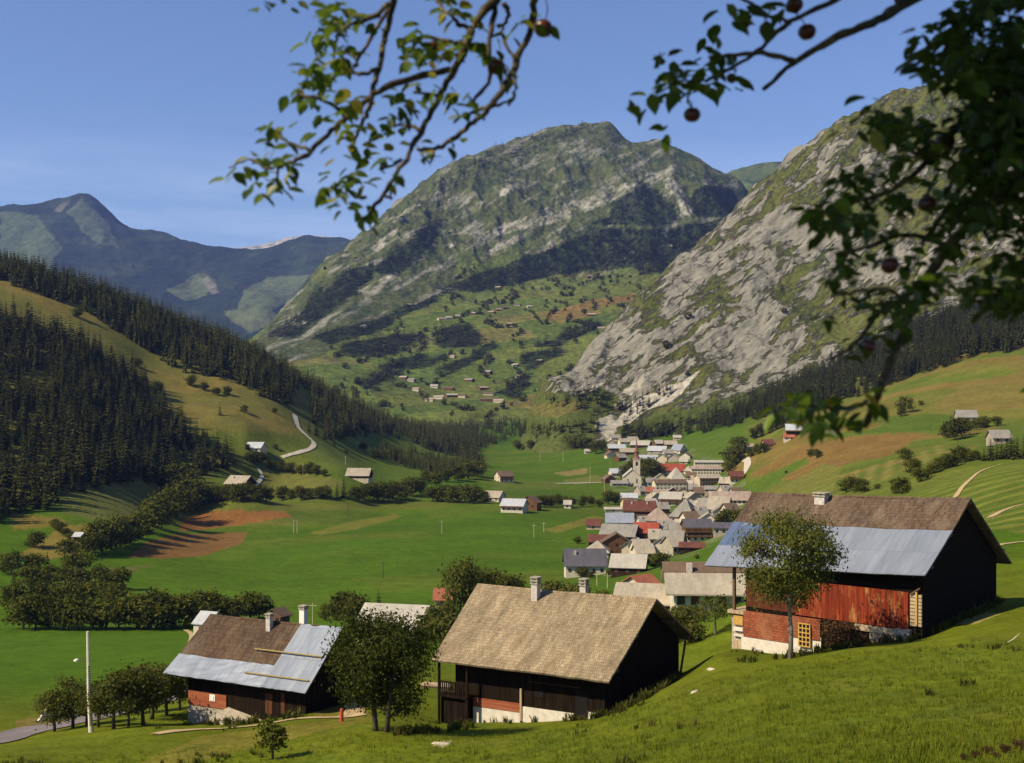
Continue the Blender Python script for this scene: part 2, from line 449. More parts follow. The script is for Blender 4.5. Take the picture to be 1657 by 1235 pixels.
# village ground
vil = in_poly(G.PX, G.PY, [(985,715),(1100,715),(1180,750),(1215,790),(1200,860),(1110,905),(1000,905),(960,880),(1010,800),(985,790)]) & (Y > 380)
blend(vil * sstep(-0.1, 0.2, fbm(X / 16, Y / 16, 3, 66)) * 0.4, (0.20, 0.18, 0.12))

# --- cliff mountain on the east side
R_PTS = [
 (820,800,1440),(900,785,1440),(1000,755,1440),(1100,740,1440),(1000,700,1530),(1200,690,1450),(1350,640,1470),(1500,580,1450),(1657,530,1420),(2250,400,1380),
 (870,640,1690),(820,750,1690),(820,750,1640),(845,728,1610),(870,712,1560),(900,700,1520),(940,700,1520),(845,716,1690),(1000,655,1600),(1100,640,1570),(1200,632,1560),(1350,580,1560),(1500,505,1550),(1657,460,1540),(2250,330,1500),
 (935,600,1720),(1000,560,1745),(960,574,1735),(1050,484,1790),(1100,448,1820),(1150,412,1840),(1200,364,1870),(1245,320,1900),(1290,275,1930),(1340,232,1950),(1400,196,1970),(1470,172,1990),(1550,148,2010),(1657,95,2040),(1900,10,2080),(2250,-60,2100),
 (1100,560,1680),(1200,520,1690),(1300,460,1720),(1400,400,1740),(1500,340,1760),(1657,300,1780),(1300,380,1800),(1450,290,1850),(1657,190,1900),(1150,580,1630),(2250,120,1800),
 (820,740,2000),(900,690,2100),(1000,640,2250),(1100,570,2350),(1200,500,2400),(1300,440,2450),(1400,380,2500),(1550,320,2550),(1700,270,2600),(2250,150,2700),
 (840,740,1800),(860,700,1800),
]
RK = Land(R_PTS, 815, 2200, 1440, 2600, 720, 600)
# strata run up to the east; measure along and across them on the face
ca, sa = math.cos(R(38)), math.sin(R(38))
al = RK.X * ca + RK.Z * sa; ac = -RK.X * sa + RK.Z * ca
wob = 14 * fbm(RK.X / 90, RK.Z / 90, 3, 91)
rid = fbm(al / 170, (ac + wob) / 46, 5, 21, gain=0.55, ridge=True)
rid2 = fbm(al / 60, (ac + wob) / 17, 4, 23, gain=0.55, ridge=True)
gul = fbm((al * 0.3 - ac) / 120, (al + ac * 0.3) / 80, 5, 22, ridge=True)
face = sstep(1545, 1640, RK.Y)
RK.Z = RK.Z + face * (14 * rid + 7.5 * rid2 + 10 * gul - 8)
RK.refresh()
zz = RK.Z
slope_cells = np.gradient(RK.Z, axis=0) / np.gradient(RK.Y, axis=0)
rockn = fbm(al / 90, (ac + wob) / 20, 5, 24, gain=0.62) + 0.55 * fbm(RK.X / 130, RK.Z / 110, 3, 25) + 0.45 * rid2
rkv = rockn + 0.22 * sstep(1330, 1000, RK.PX) - 0.12 + 0.2 * (slope_cells - 0.9) - 0.22 * sstep(380, 180, RK.PY)
rmask = sstep(-0.22, 0.22, rkv)
rcol = np.empty(RK.Z.shape + (3,)); rcol[:] = (0.085, 0.098, 0.022)
gv = sstep(-.3, .4, fbm(RK.X / 60, RK.Z / 60, 4, 28))
rcol = rcol * (1 - gv[..., None] * .6) + np.array((0.135, 0.13, 0.040)) * gv[..., None] * .6
tone = 0.75 + 0.5 * fbm(al / 40, ac / 11, 4, 29)
rock = np.array((0.36, 0.33, 0.27)) * tone[..., None]
rkv = rkv + 0.0
dk = sstep(0.30, 0.55, fbm(RK.X / 28, RK.Z / 28, 3, 33))
rcol = rcol * (1 - dk[..., None] * .7) + np.array((0.022, 0.038, 0.012)) * dk[..., None] * .7
def rpaint(poly, c, mix=1.0, jit=5):
    m = in_poly(RK.PX + jit * fbm(RK.X / 25, RK.Z / 25, 3, 35) * 2, RK.PY + jit * fbm(RK.X / 25, RK.Z / 25, 3, 36), poly)
    rcol[m] = rcol[m] * (1 - mix) + np.array(c) * mix
    rkv[m] = -3.0
SCREE = (0.47, 0.43, 0.36)
rpaint([(990,690),(1010,660),(1040,640),(1100,618),(1130,600),(1105,640),(1050,665),(1010,690)], SCREE, .85)
rpaint([(935,640),(960,622),(978,620),(955,640)], SCREE, .9)
rpaint([(1005,636),(1040,606),(1060,602),(1020,640)], SCREE, .8)
rpaint([(960,690),(985,668),(1000,690),(990,720)], SCREE, .8)
rpaint([(800,630),(868,634),(935,640),(975,626),(1000,640),(985,668),(960,690),(960,760),(800,760)], (0.085, 0.105, 0.022), .9)
rpaint([(840,662),(930,646),(960,660),(900,676)], (0.15, 0.125, 0.035), .7)
rpaint([(1000,690),(1300,615),(1657,470),(2200,330),(2200,500),(1657,560),(1200,720),(1000,760)], (0.07, 0.09, 0.02), .9)

# --- the big green mountain across the valley, with its hamlet slopes
C_PTS = [
 (350,790,2050),(500,780,2050),(640,740,2050),(740,722,2050),(850,730,2050),(940,735,2050),(1100,735,2050),(1450,735,2050),
 (640,672,2250),(740,668,2250),(840,668,2250),(930,670,2250),(1100,660,2250),(1450,660,2250),
 (700,640,2420),(790,640,2420),(900,630,2450),(1000,610,2500),
 (560,580,2680),(640,595,2600),(740,575,2700),(850,560,2780),(950,540,2850),(1050,520,2950),
 (430,548,2900),(500,590,2550),(560,610,2450),(350,640,2400),(350,600,2900),
 (600,513,3030),(740,508,3060),(830,492,3150),(950,470,3250),(1060,445,3400),(1200,420,3500),(1450,400,3500),
 (730,468,3300),(820,450,3400),(960,432,3520),(1100,410,3650),(1200,385,3750),(1450,350,3800),
 (422,538,3150),(460,506,3260),(500,468,3400),(550,422,3560),(600,378,3720),(650,335,3860),(700,298,4000),(750,268,4100),(800,243,4200),(850,228,4280),(900,211,4350),(935,206,4400),(965,202,4420),(990,206,4420),(1015,233,4400),(1045,232,4380),(1075,236,4350),(1100,247,4330),(1130,265,4300),(1160,283,4260),(1190,303,4220),(1196,340,4150),(1230,360,4150),(1450,350,4300),
 (500,540,2950),(560,510,3000),(620,460,3250),(680,400,3550),(740,380,3700),(820,340,3850),(900,300,3980),(960,270,4080),(1000,330,3900),(900,380,3700),(1060,310,3950),(1080,280,4100),(1110,330,3900),(1150,320,4000),(780,420,3520),
 (350,700,4000),(422,640,4200),(500,580,4400),(600,500,4700),(700,420,4900),(800,370,5000),(900,340,5000),(965,330,5000),(1075,340,5000),(1190,400,5000),(1450,420,5000),
]
CM = Land(C_PTS, 360, 1420, 2060, 4950, 700, 620)
mt = sstep(3000, 3700, CM.Y) * (1 - 0.72 * sstep(3950, 4250, CM.Y))
lo = 1 - sstep(2900, 3400, CM.Y)
g1 = fbm(CM.X / 420 + CM.Y / 1500, CM.Y / 900, 5, 61, gain=0.55, ridge=True)
g2 = fbm(CM.X / 130, CM.Y / 260, 4, 62, gain=0.55, ridge=True)
CM.Z = CM.Z + (mt * (58 * g1 - 16) + (mt * .6 + .4 * sstep(3000, 3700, CM.Y)) * (32 * g2 - 10)) + lo * (9 * fbm(CM.X / 190, CM.Y / 190, 4, 63))
CM.refresh()
ccol, cpaint = painter(CM, (0.092, 0.120, 0.027))
cj = fbm(CM.X / 70, CM.Z / 60, 5, 64, gain=.6)
def cblend(m, c):
    ccol[:] = ccol * (1 - m[..., None]) + np.array(c) * m[..., None]
hi = np.maximum(sstep(3250, 3600, CM.Y), in_poly(CM.PX + 10 * cj, CM.PY + 8 * cj, [(400,560),(500,462),(600,370),(730,280),(740,468),(640,505),(560,545),(520,575),(440,590)]) * 1.0)
cblend(hi * 0.95, (0.068, 0.082, 0.030))
cblend(hi * sstep(0.0, 0.35, cj) * 0.8, (0.030, 0.048, 0.020))
diag = CM.X * .80 + CM.Z * .60; dcross = -CM.X * .60 + CM.Z * .80
cblend(hi * sstep(0.02, 0.34, fbm(diag / 150, dcross / 40, 6, 65, gain=.7)) * 0.75, (0.26, 0.25, 0.21))
cblend(hi * sstep(0.15, 0.45, fbm(CM.X / 90, CM.Z / 70, 5, 165, gain=.66)) * sstep(300, 250, CM.PY) * .6, (0.25, 0.245, 0.205))
lowm = 1 - hi
cblend(lowm * sstep(0.05, 0.45, fbm(CM.X / 120, CM.Y / 90, 4, 67)) * 0.5, (0.135, 0.125, 0.034))
cblend(lowm * sstep(0.1, 0.4, fbm(CM.X / 60, CM.Y / 50, 4, 68)) * 0.4, (0.07, 0.105, 0.022))
pc = parcels(CM.X, CM.Y, .45, 230, 62, 203, [(.118, .135, .026), (.088, .124, .020), (.150, .132, .036), (.078, .118, .020), (.105, .130, .024)])
ccol[:] = ccol * (1 - .7 * lowm[..., None]) + pc * (.7 * lowm[..., None])
cm_forest = np.zeros(CM.Z.shape)
FOREST_C = [
 [(715,468),(800,432),(900,398),(985,372),(1090,372),(1180,352),(1197,366),(1120,400),(1060,432),(990,436),(900,446),(850,458),(770,474)],
 [(1010,432),(1060,428),(1130,405),(1195,390),(1180,415),(1120,430),(1050,446)],
 [(560,556),(600,548),(680,540),(690,552),(640,575),(600,580),(545,572)], [(700,532),(760,522),(790,545),(770,562),(720,566),(690,556)], [(610,596),(660,582),(720,574),(716,584),(650,604)],
 [(430,545),(500,490),(560,440),(600,420),(600,450),(540,500),(480,545)],
 [(600,440),(680,372),(720,352),(700,400),(640,450)],
 [(1118,325),(1135,300),(1190,304),(1196,352),(1122,352)],
 [(960,365),(1038,292),(1108,350),(1090,366)],
 [(500,545),(560,530),(640,505),(690,480),(720,470),(700,490),(600,540),(540,560)],
 [(580,620),(640,590),(680,570),(690,578),(640,610),(600,632)],
 [(700,600),(760,575),(800,552),(810,560),(760,590),(712,612)],
 [(840,575),(900,560),(905,575),(850,600)], [(800,640),(830,610),(860,605),(840,645)],
 [(860,560),(960,520),(975,528),(900,560)],
 [(700,298),(800,243),(900,211),(960,203),(930,225),(820,262),(720,315)],
]
for i, p in enumerate(FOREST_C):
    w = {8: .8, 15: .35}.get(i, 1.0); acc = 0
    for q in range(3):                       # ragged, thinning edges
        acc = acc + in_poly(CM.PX + (16 + 7 * q) * cj + 14 * fbm(CM.X / 190, CM.Z / 120, 3, 73 + q), CM.PY + 9 * fbm(CM.X / 110, CM.Z / 70, 4, 69 + q), p) / 3.0
    cm_forest = np.maximum(cm_forest, acc * w)
cblend(sstep(.1, .9, cm_forest) * 0.88, (0.022, 0.034, 0.012))
PALE = (0.36, 0.34, 0.29)
for p in ([(1080,285),(1092,296),(1122,330),(1118,352),(1104,348),(1092,318),(1072,296)], [(780,376),(860,345),(960,316),(1055,276),(1072,284),(985,330),(900,360),(800,382)],
          [(800,303),(826,295),(838,308),(806,318)], [(785,408),(820,386),(826,392),(795,412)], [(600,400),(640,370),(650,378),(610,412)], [(440,540),(470,520),(500,520),(450,552)],
          [(580,470),(640,440),(650,455),(590,485)], [(1072,370),(1086,366),(1086,378),(1074,382)], [(1000,420),(1030,404),(1032,408),(1004,424)], [(720,395),(740,388),(738,402),(722,404)]):
    m = in_poly(CM.PX + 8 * cj, CM.PY + 6 * fbm(CM.X / 50, CM.Z / 50, 4, 70), p)
    wq = (m * np.clip(.30 + 1.6 * fbm(diag / 45, dcross / 22, 5, 71, gain=.65), 0, .85))[..., None]
    ccol[:] = ccol * (1 - wq) + np.array(PALE) * wq
for p, c in (([(880,508),(950,488),(1060,470),(1065,476),(960,500),(890,522)], (0.19, 0.115, 0.035)), ([(898,521),(930,508),(975,499),(972,505),(910,524)], (0.20, 0.115, 0.04)),
             ([(700,485),(800,468),(880,450),(1000,445),(1080,440),(1060,460),(900,470),(740,500)], (0.10, 0.125, 0.03)), ([(800,655),(870,635),(915,650),(860,662)], (0.15, 0.115, 0.035)),
             ([(640,612),(700,590),(730,600),(690,630)], (0.085, 0.13, 0.03)), ([(545,585),(590,590),(570,605),(540,600)], (0.10, 0.13, 0.03)), ([(645,560),(700,540),(720,548),(660,575)], (0.115, 0.12, 0.035))):
    m = in_poly(CM.PX + 5 * cj, CM.PY + 3 * cj, p); ccol[m] = ccol[m] * .3 + np.array(c) * .7

# --- pass behind, on the east
D_PTS = [(1040,420,5200),(1140,400,5200),(1300,400,5200),(1560,380,5200),(1040,330,6000),(1120,300,6100),(1165,288,6200),(1195,276,6200),(1230,268,6200),(1262,265,6200),(1292,263,6200),(1330,255,6200),(1400,230,6200),(1560,200,6200),
         (1180,320,5800),(1250,310,5800),(1040,450,7200),(1230,380,7200),(1560,330,7200)]
DM = Land(D_PTS, 1050, 1500, 5250, 7100, 240, 200)
DM.Z = DM.Z + 22 * fbm(DM.X / 260, DM.Y / 260, 5, 71, ridge=True) - 6
DM.refresh()
dcol = np.empty(DM.Z.shape + (3,)); dcol[:] = (0.075, 0.10, 0.035)
m = sstep(-.05, .3, fbm(DM.X / 150, DM.Z / 90, 5, 72)); dcol = dcol * (1 - m[..., None]) + np.array((0.035, 0.055, 0.022)) * m[..., None]

# --- blue range at the head of the valley
E_PTS = [(-420,700,6300),(0,700,6300),(200,700,6300),(420,700,6300),(640,700,6300),(-420,330,8700),(-150,345,8700),(0,338,8800),(40,336,8800),(70,332,8800),(98,328,8800),(115,320,8850),(131,316,8850),(146,320,8850),(165,336,8850),(190,362,8850),(208,376,8850),(240,378,8850),(265,382,8850),(295,395,8900),(310,396,8900),(360,401,8900),(400,408,8900),(440,405,8900),(462,391,8900),(485,387,8900),(530,388,8900),(560,392,8900),(585,402,8900),(660,410,8900),
         (0,420,7900),(130,400,8100),(220,440,7900),(320,480,7600),(400,470,7700),(480,450,7900),(560,450,7900),(360,520,6900),(430,520,6900),(260,500,7200),(60,480,7300),
         (-420,520,10500),(0,520,10500),(131,500,10500),(300,520,10500),(480,520,10500),(660,520,10500)]
EM = Land(E_PTS, -420, 660, 6350, 10400, 460, 300)
EM.Z = EM.Z + 55 * fbm(EM.X / 600, EM.Y / 800, 5, 81, ridge=True) - 16
EM.refresh()
ecol = np.empty(EM.Z.shape + (3,)); ecol[:] = (0.018, 0.030, 0.020)
def eblend(m, c):
    ecol[:] = ecol * (1 - m[..., None]) + np.array(c) * m[..., None]
eblend(sstep(0.0, .3, fbm(EM.X / 300, EM.Z / 160, 5, 82)) * .4, (0.055, 0.075, 0.040))
ej = fbm(EM.X / 200, EM.Z / 120, 4, 83)
for p, c in (([(270,470),(330,440),(350,452),(335,480),(300,486)], (0.10, 0.125, 0.055)), ([(395,470),(430,450),(500,445),(480,480),(440,500),(420,520),(380,525)], (0.10, 0.125, 0.055)),
             ([(0,340),(60,350),(100,400),(80,440),(0,420)], (0.085, 0.115, 0.05)), ([(110,345),(131,320),(180,370),(190,400),(150,390)], (0.085, 0.11, 0.055)),
             ([(326,456),(336,448),(356,474),(346,478)], (0.16, 0.15, 0.13)), ([(95,330),(112,326),(104,342),(90,340)], (0.12, 0.11, 0.085)), ([(360,505),(440,500),(470,520),(400,540)], (0.12, 0.14, 0.06))):
    m = in_poly(EM.PX + 10 * ej, EM.PY + 7 * fbm(EM.X / 200, EM.Z / 120, 4, 84), p); ecol[m] = ecol[m] * .25 + np.array(c) * .75

# --- pale limestone tops still farther away
F_PTS = [(340,440,12000),(480,440,12000),(640,440,12000),(340,420,12800),(380,406,12900),(400,401,12900),(420,399,12900),(440,394,12900),(462,388,12900),(490,384,12900),(520,384,12900),(552,388,12900),(575,391,12900),(600,396,12900),(640,410,12900),(340,470,14000),(480,460,14000),(640,470,14000)]
FM = Land(F_PTS, 350, 640, 12050, 13900, 130, 70)
FM.Z = FM.Z + 26 * fbm(FM.X / 260, FM.Y / 260, 5, 85, ridge=True); FM.refresh()
fcol = np.empty(FM.Z.shape + (3,)); fcol[:] = (0.36, 0.34, 0.31)
m = sstep(-.1, .3, fbm(FM.X / 120, FM.Z / 40, 4, 86)); fcol = fcol * (1 - m[..., None] * .7) + np.array((0.09, 0.11, 0.06)) * m[..., None] * .7

# ------------------------------------------------------------------ materials
def mat_new(name):
    m = bpy.data.materials.new(name); m.use_nodes = True
    nt = m.node_tree; nt.nodes.clear()
    out = nt.nodes.new('ShaderNodeOutputMaterial'); b = nt.nodes.new('ShaderNodeBsdfPrincipled')
    b.inputs['Roughness'].default_value = 0.85
    b.inputs['Specular IOR Level'].default_value = 0.25
    nt.links.new(b.outputs[0], out.inputs['Surface'])
    return m, nt, b

def N(nt, typ, **kw):
    n = nt.nodes.new(typ)
    for a, v in kw.items():
        if hasattr(n, a): setattr(n, a, v)
        else: n.inputs[a.replace('_', ' ')].default_value = v
    return n

def noise_fac(nt, scale, detail=4, rough=0.6, vec=None, lo=0.3, hi=0.7, a=0.0, b=1.0, stretch=None, coord='Object'):
    """noise remapped from lo..hi to a..b"""
    if vec is None:
        tc = N(nt, 'ShaderNodeTexCoord'); vec = tc.outputs[coord]
    if stretch:
        mp = N(nt, 'ShaderNodeMapping'); mp.inputs['Scale'].default_value = stretch
        nt.links.new(vec, mp.inputs['Vector']); vec = mp.outputs['Vector']
    n = N(nt, 'ShaderNodeTexNoise'); n.inputs['Scale'].default_value = scale; n.inputs['Detail'].default_value = detail; n.inputs['Roughness'].default_value = rough
    nt.links.new(vec, n.inputs['Vector'])
    r = N(nt, 'ShaderNodeMapRange'); r.inputs['From Min'].default_value = lo; r.inputs['From Max'].default_value = hi; r.inputs['To Min'].default_value = a; r.inputs['To Max'].default_value = b
    nt.links.new(n.outputs['Fac'], r.inputs['Value'])
    return r.outputs['Result']

def mul_col(nt, col, fac):
    m = N(nt, 'ShaderNodeVectorMath', operation='SCALE')
    nt.links.new(col, m.inputs[0]); nt.links.new(fac, m.inputs['Scale'])
    return m.outputs[0]

def mix_col(nt, fac, a, b):
    m = N(nt, 'ShaderNodeMix', data_type='RGBA')
    for s_, v in (('Factor', fac), ('A', a), ('B', b)):
        if hasattr(v, 'is_linked'): nt.links.new(v, m.inputs[s_])
        else: m.inputs[s_].default_value = v if not isinstance(v, tuple) or len(v) == 4 else v + (1,)
    return m.outputs['Result']

def bump(nt, b, h, strength, dist):
    bp = N(nt, 'ShaderNodeBump'); bp.inputs['Strength'].default_value = strength; bp.inputs['Distance'].default_value = dist
    nt.links.new(h, bp.inputs['Height']); nt.links.new(bp.outputs['Normal'], b.inputs['Normal'])

def land_mat(name, scales, bumps, rough=0.95, lo=0.55, hi=1.45):
    m, nt, b = mat_new(name)
    b.inputs['Roughness'].default_value = rough; b.inputs['Specular IOR Level'].default_value = 0.05
    at = N(nt, 'ShaderNodeAttribute', attribute_name='albedo')
    c = at.outputs['Color']
    for sc_, l_, h_ in scales: c = mul_col(nt, c, noise_fac(nt, sc_, 5, 0.65, lo=0.25, hi=0.75, a=l_, b=h_))
    nt.links.new(c, b.inputs['Base Color'])
    bump(nt, b, noise_fac(nt, bumps[0], 6, 0.7, lo=0, hi=1), bumps[1], bumps[2])
    return m

M_GROUND = land_mat('meadow_and_fields', [(2.2, .62, 1.38), (0.35, .72, 1.28), (0.05, .8, 1.2)], (2.6, 0.9, 0.16))
def rock_mat():
    m, nt, b = mat_new('limestone_and_turf')
    b.inputs['Roughness'].default_value = .95; b.inputs['Specular IOR Level'].default_value = .05
    tc = N(nt, 'ShaderNodeTexCoord'); mp = N(nt, 'ShaderNodeMapping'); mp.inputs['Rotation'].default_value = (0, R(40), 0)
    nt.links.new(tc.outputs['Object'], mp.inputs['Vector']); v = mp.outputs['Vector']
    turf = N(nt, 'ShaderNodeAttribute', attribute_name='albedo').outputs['Color']
    rk = N(nt, 'ShaderNodeAttribute', attribute_name='rock').outputs['Fac']
    a1 = noise_fac(nt, .055, 6, .72, vec=v, stretch=(.28, 1, 1.0), lo=.25, hi=.75, a=-.55, b=.55)
    a2 = noise_fac(nt, .20, 5, .75, vec=v, stretch=(.22, 1, 1.0), lo=.25, hi=.75, a=-.42, b=.42)
    s1 = N(nt, 'ShaderNodeMath', operation='ADD'); s2 = N(nt, 'ShaderNodeMath', operation='ADD')
    nt.links.new(rk, s1.inputs[0]); nt.links.new(a1, s1.inputs[1]); nt.links.new(s1.outputs[0], s2.inputs[0]); nt.links.new(a2, s2.inputs[1])
    mr = N(nt, 'ShaderNodeMapRange'); mr.inputs['From Min'].default_value = -.02; mr.inputs['From Max'].default_value = .22; nt.links.new(s2.outputs[0], mr.inputs['Value'])
    tone = noise_fac(nt, .11, 6, .75, vec=v, stretch=(.3, 1, 1.0), lo=.3, hi=.7)
    stone = mix_col(nt, tone, (.125, .118, .09), (.34, .32, .262))
    turf = mul_col(nt, turf, noise_fac(nt, .14, 5, .7, vec=v, a=.55, b=1.45))
    nt.links.new(mix_col(nt, mr.outputs['Result'], turf, stone), b.inputs['Base Color'])
    h = N(nt, 'ShaderNodeMath', operation='ADD')
    nt.links.new(noise_fac(nt, .07, 8, .72, vec=v, stretch=(.35, 1, 1), lo=0, hi=1), h.inputs[0]); nt.links.new(mr.outputs['Result'], h.inputs[1])
    bump(nt, b, h.outputs[0], 1.0, 7.0)
    return m
M_ROCK = rock_mat()
M_MOUNT = land_mat('mountain_slope', [(0.07, .4, 1.6), (0.02, .7, 1.3)], (0.035, 1.0, 12.0))
M_RANGE = land_mat('far_range', [(0.02, .6, 1.4), (0.006, .8, 1.2)], (0.012, 0.8, 20.0))

tag(link('ground', G.mesh('ground', gcol), mat=M_GROUND), kind='structure')
tag(link('rocky_mountain', RK.mesh('rocky_mountain', rcol, {'rock': rkv}), mat=M_ROCK), kind='structure')
tag(link('mountain', CM.mesh('mountain', ccol), mat=M_MOUNT), kind='structure')
tag(link('mountain_pass', DM.mesh('mountain_pass', dcol), mat=M_RANGE), kind='structure')
tag(link('mountain_range', EM.mesh('mountain_range', ecol), mat=M_RANGE), kind='structure')
tag(link('limestone_hills', FM.mesh('limestone_hills', fcol), mat=M_RANGE), kind='structure')
# ------------------------------------------------------------------ vegetation
def leaf_mat(name, c1, c2, trans=0.22, rough=0.75, spec=0.06):
    m, nt, b = mat_new(name)
    out = [n for n in nt.nodes if n.type == 'OUTPUT_MATERIAL'][0]
    at = N(nt, 'ShaderNodeAttribute', attribute_name='tint')
    oi = N(nt, 'ShaderNodeObjectInfo')
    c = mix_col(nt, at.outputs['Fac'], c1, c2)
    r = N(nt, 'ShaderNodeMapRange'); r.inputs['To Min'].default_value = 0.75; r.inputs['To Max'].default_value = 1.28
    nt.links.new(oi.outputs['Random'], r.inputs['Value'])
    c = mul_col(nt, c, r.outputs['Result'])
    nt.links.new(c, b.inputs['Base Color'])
    b.inputs['Roughness'].default_value = rough; b.inputs['Specular IOR Level'].default_value = spec
    if trans > 0:
        t = N(nt, 'ShaderNodeBsdfTranslucent'); nt.links.new(mix_col(nt, 0.5, c, (0.16, 0.22, 0.02)), t.inputs['Color'])
        mx = N(nt, 'ShaderNodeMixShader'); mx.inputs['Fac'].default_value = trans
        nt.links.new(b.outputs[0], mx.inputs[1]); nt.links.new(t.outputs[0], mx.inputs[2]); nt.links.new(mx.outputs[0], out.inputs['Surface'])
    return m

def bark_mat(name, a, b_, sc=6.0):
    m, nt, b = mat_new(name)
    f = noise_fac(nt, sc, 5, 0.7, stretch=(1, 1, 0.25))
    nt.links.new(mix_col(nt, f, a, b_), b.inputs['Base Color'])
    bump(nt, b, noise_fac(nt, sc * 3, 5, 0.7, lo=0, hi=1, stretch=(1, 1, 0.3)), 0.7, 0.04)
    return m

M_LEAF = leaf_mat('broad_leaves', (0.024, 0.033, 0.004), (0.110, 0.108, 0.014), 0.2)
M_LEAF_OLIVE = leaf_mat('olive_leaves', (0.036, 0.044, 0.009), (0.125, 0.118, 0.024), 0.22)
M_LEAF_AIRY = leaf_mat('ash_leaves', (0.040, 0.052, 0.010), (0.150, 0.150, 0.030), 0.28)
M_LEAF_RED = leaf_mat('reddish_leaves', (0.030, 0.022, 0.012), (0.085, 0.042, 0.020), 0.15)
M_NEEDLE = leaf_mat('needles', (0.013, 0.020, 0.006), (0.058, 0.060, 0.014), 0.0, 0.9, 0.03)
M_NEEDLE_FAR = leaf_mat('far_needles', (0.022, 0.031, 0.010), (0.062, 0.068, 0.020), 0.0, 0.9, 0.05)
M_BARK = bark_mat('bark', (0.045, 0.034, 0.024), (0.13, 0.105, 0.075))
M_BARK_GREY = bark_mat('pale_bark', (0.12, 0.095, 0.065), (0.30, 0.25, 0.19))

def leaf_quads(C, size, rng, out_from=None, up=0.35, aspect=0.62):
    """one bent leaf quad at every centre: vertex and quad arrays"""
    n = len(C)
    nrm = rng.normal(size=(n, 3)); nrm[:, 2] += up
    if out_from is not None:
        d = C - out_from; d /= np.linalg.norm(d, axis=1, keepdims=True) + 1e-6
        nrm += d * 1.1
    nrm /= np.linalg.norm(nrm, axis=1, keepdims=True)
    t = rng.normal(size=(n, 3)); t -= nrm * (t * nrm).sum(1, keepdims=True); t /= np.linalg.norm(t, axis=1, keepdims=True) + 1e-9
    b = np.cross(nrm, t)
    s = (size * (0.6 + 0.8 * rng.random(n)))[:, None]
    V = np.stack([C - t * s, C + b * s * aspect + nrm * s * .12, C + t * s, C - b * s * aspect + nrm * s * .12], 1).reshape(-1, 3)
    return V, np.arange(n * 4).reshape(n, 4)

def deciduous(seed, h, spread, nleaf, lsize, base=0.28, nlimb=7, clump=0.17, twin=False, top=1.0, sway=0.12, rk=1.0):
    """trunk builder and crown mesh of a broad-leaved tree; crown spread around real limbs"""
    rng = np.random.default_rng(seed); rnd = random.Random(seed)
    mb = MB(); tips = []
    stems = [(-0.09, 0.25), (0.10, -0.15)] if twin else [(0, 0)]
    for sx_, sy_ in stems:
        hh = h * top * rnd.uniform(.88, 1.0)
        path = [Vector((sx_ * h * .45, sy_ * h * .2, -0.4))]
        for q in range(1, 6):
            f = q / 5
            path.append(Vector((sx_ * h * (.45 + f) + rnd.uniform(-1, 1) * sway * h * .25 * f, sy_ * h * .4 * (1 + f) + rnd.uniform(-1, 1) * sway * h * .25 * f, hh * .82 * f)))
        r0 = h * (0.022 if twin else 0.028) * rk
        mb.tube(path, [r0 * (1.25 - f_ * 1.12) for f_ in (0, .2, .4, .6, .8, 1)], 8)
        def along(f):
            f = f * 5; i = min(int(f), 4); return path[i].lerp(path[i + 1], f - i)
        for k in range(nlimb):
            f = base + (0.97 - base) * (k + rnd.random() * .7) / nlimb
            p = along(f); a = k * 2.4 + rnd.random() * 1.2
            shape = math.sin(math.pi * min(1, .22 + .78 * (f - base) / (1.04 - base))) ** .75
            L = spread * h * shape * rnd.uniform(.75, 1.1)
            e = p + Vector((math.cos(a) * L, math.sin(a) * L, L * rnd.uniform(.15, .65)))
            mid = p.lerp(e, .5) + Vector((0, 0, -L * .06))
            mb.tube([p, mid, e], [r0 * .48 * (1.2 - f), r0 * .3 * (1.2 - f), r0 * .1], 5)
            tips += [(e, 1.0), (mid + Vector((rnd.uniform(-1, 1), rnd.uniform(-1, 1), rnd.uniform(0, 1))) * L * .25, .8)]
            for q in range(2):
                a2 = a + (q - .5) * 1.7 + rnd.uniform(-.3, .3)
                e2 = mid + Vector((math.cos(a2) * L * .55, math.sin(a2) * L * .55, L * rnd.uniform(.1, .5)))
                mb.tube([mid, e2], [r0 * .22 * (1.2 - f), r0 * .07], 4)
                tips.append((e2, .9))
        tips.append((path[-1] + Vector((0, 0, h * .06)), .9))
    P = np.array([t_[0][:] for t_ in tips]); wt = np.array([t_[1] for t_ in tips])
    idx = rng.choice(len(P), nleaf, p=wt / wt.sum())
    C = P[idx] + rng.normal(size=(nleaf, 3)) * np.array([1, 1, .72]) * (clump * h * wt[idx] * .55)[:, None]
    C = C[C[:, 2] > base * h * .55]
    cen = np.array([0, 0, h * .55])
    V, T = leaf_quads(C, np.full(len(C), lsize), rng, cen)
    tint = np.clip(np.repeat(rng.random(len(P))[idx[:len(C)]] * .6 + rng.random(len(C)) * .45, 4), 0, 1)
    return mb, np_mesh('crown', V, T, attrs={'tint': ('FLOAT', tint)})

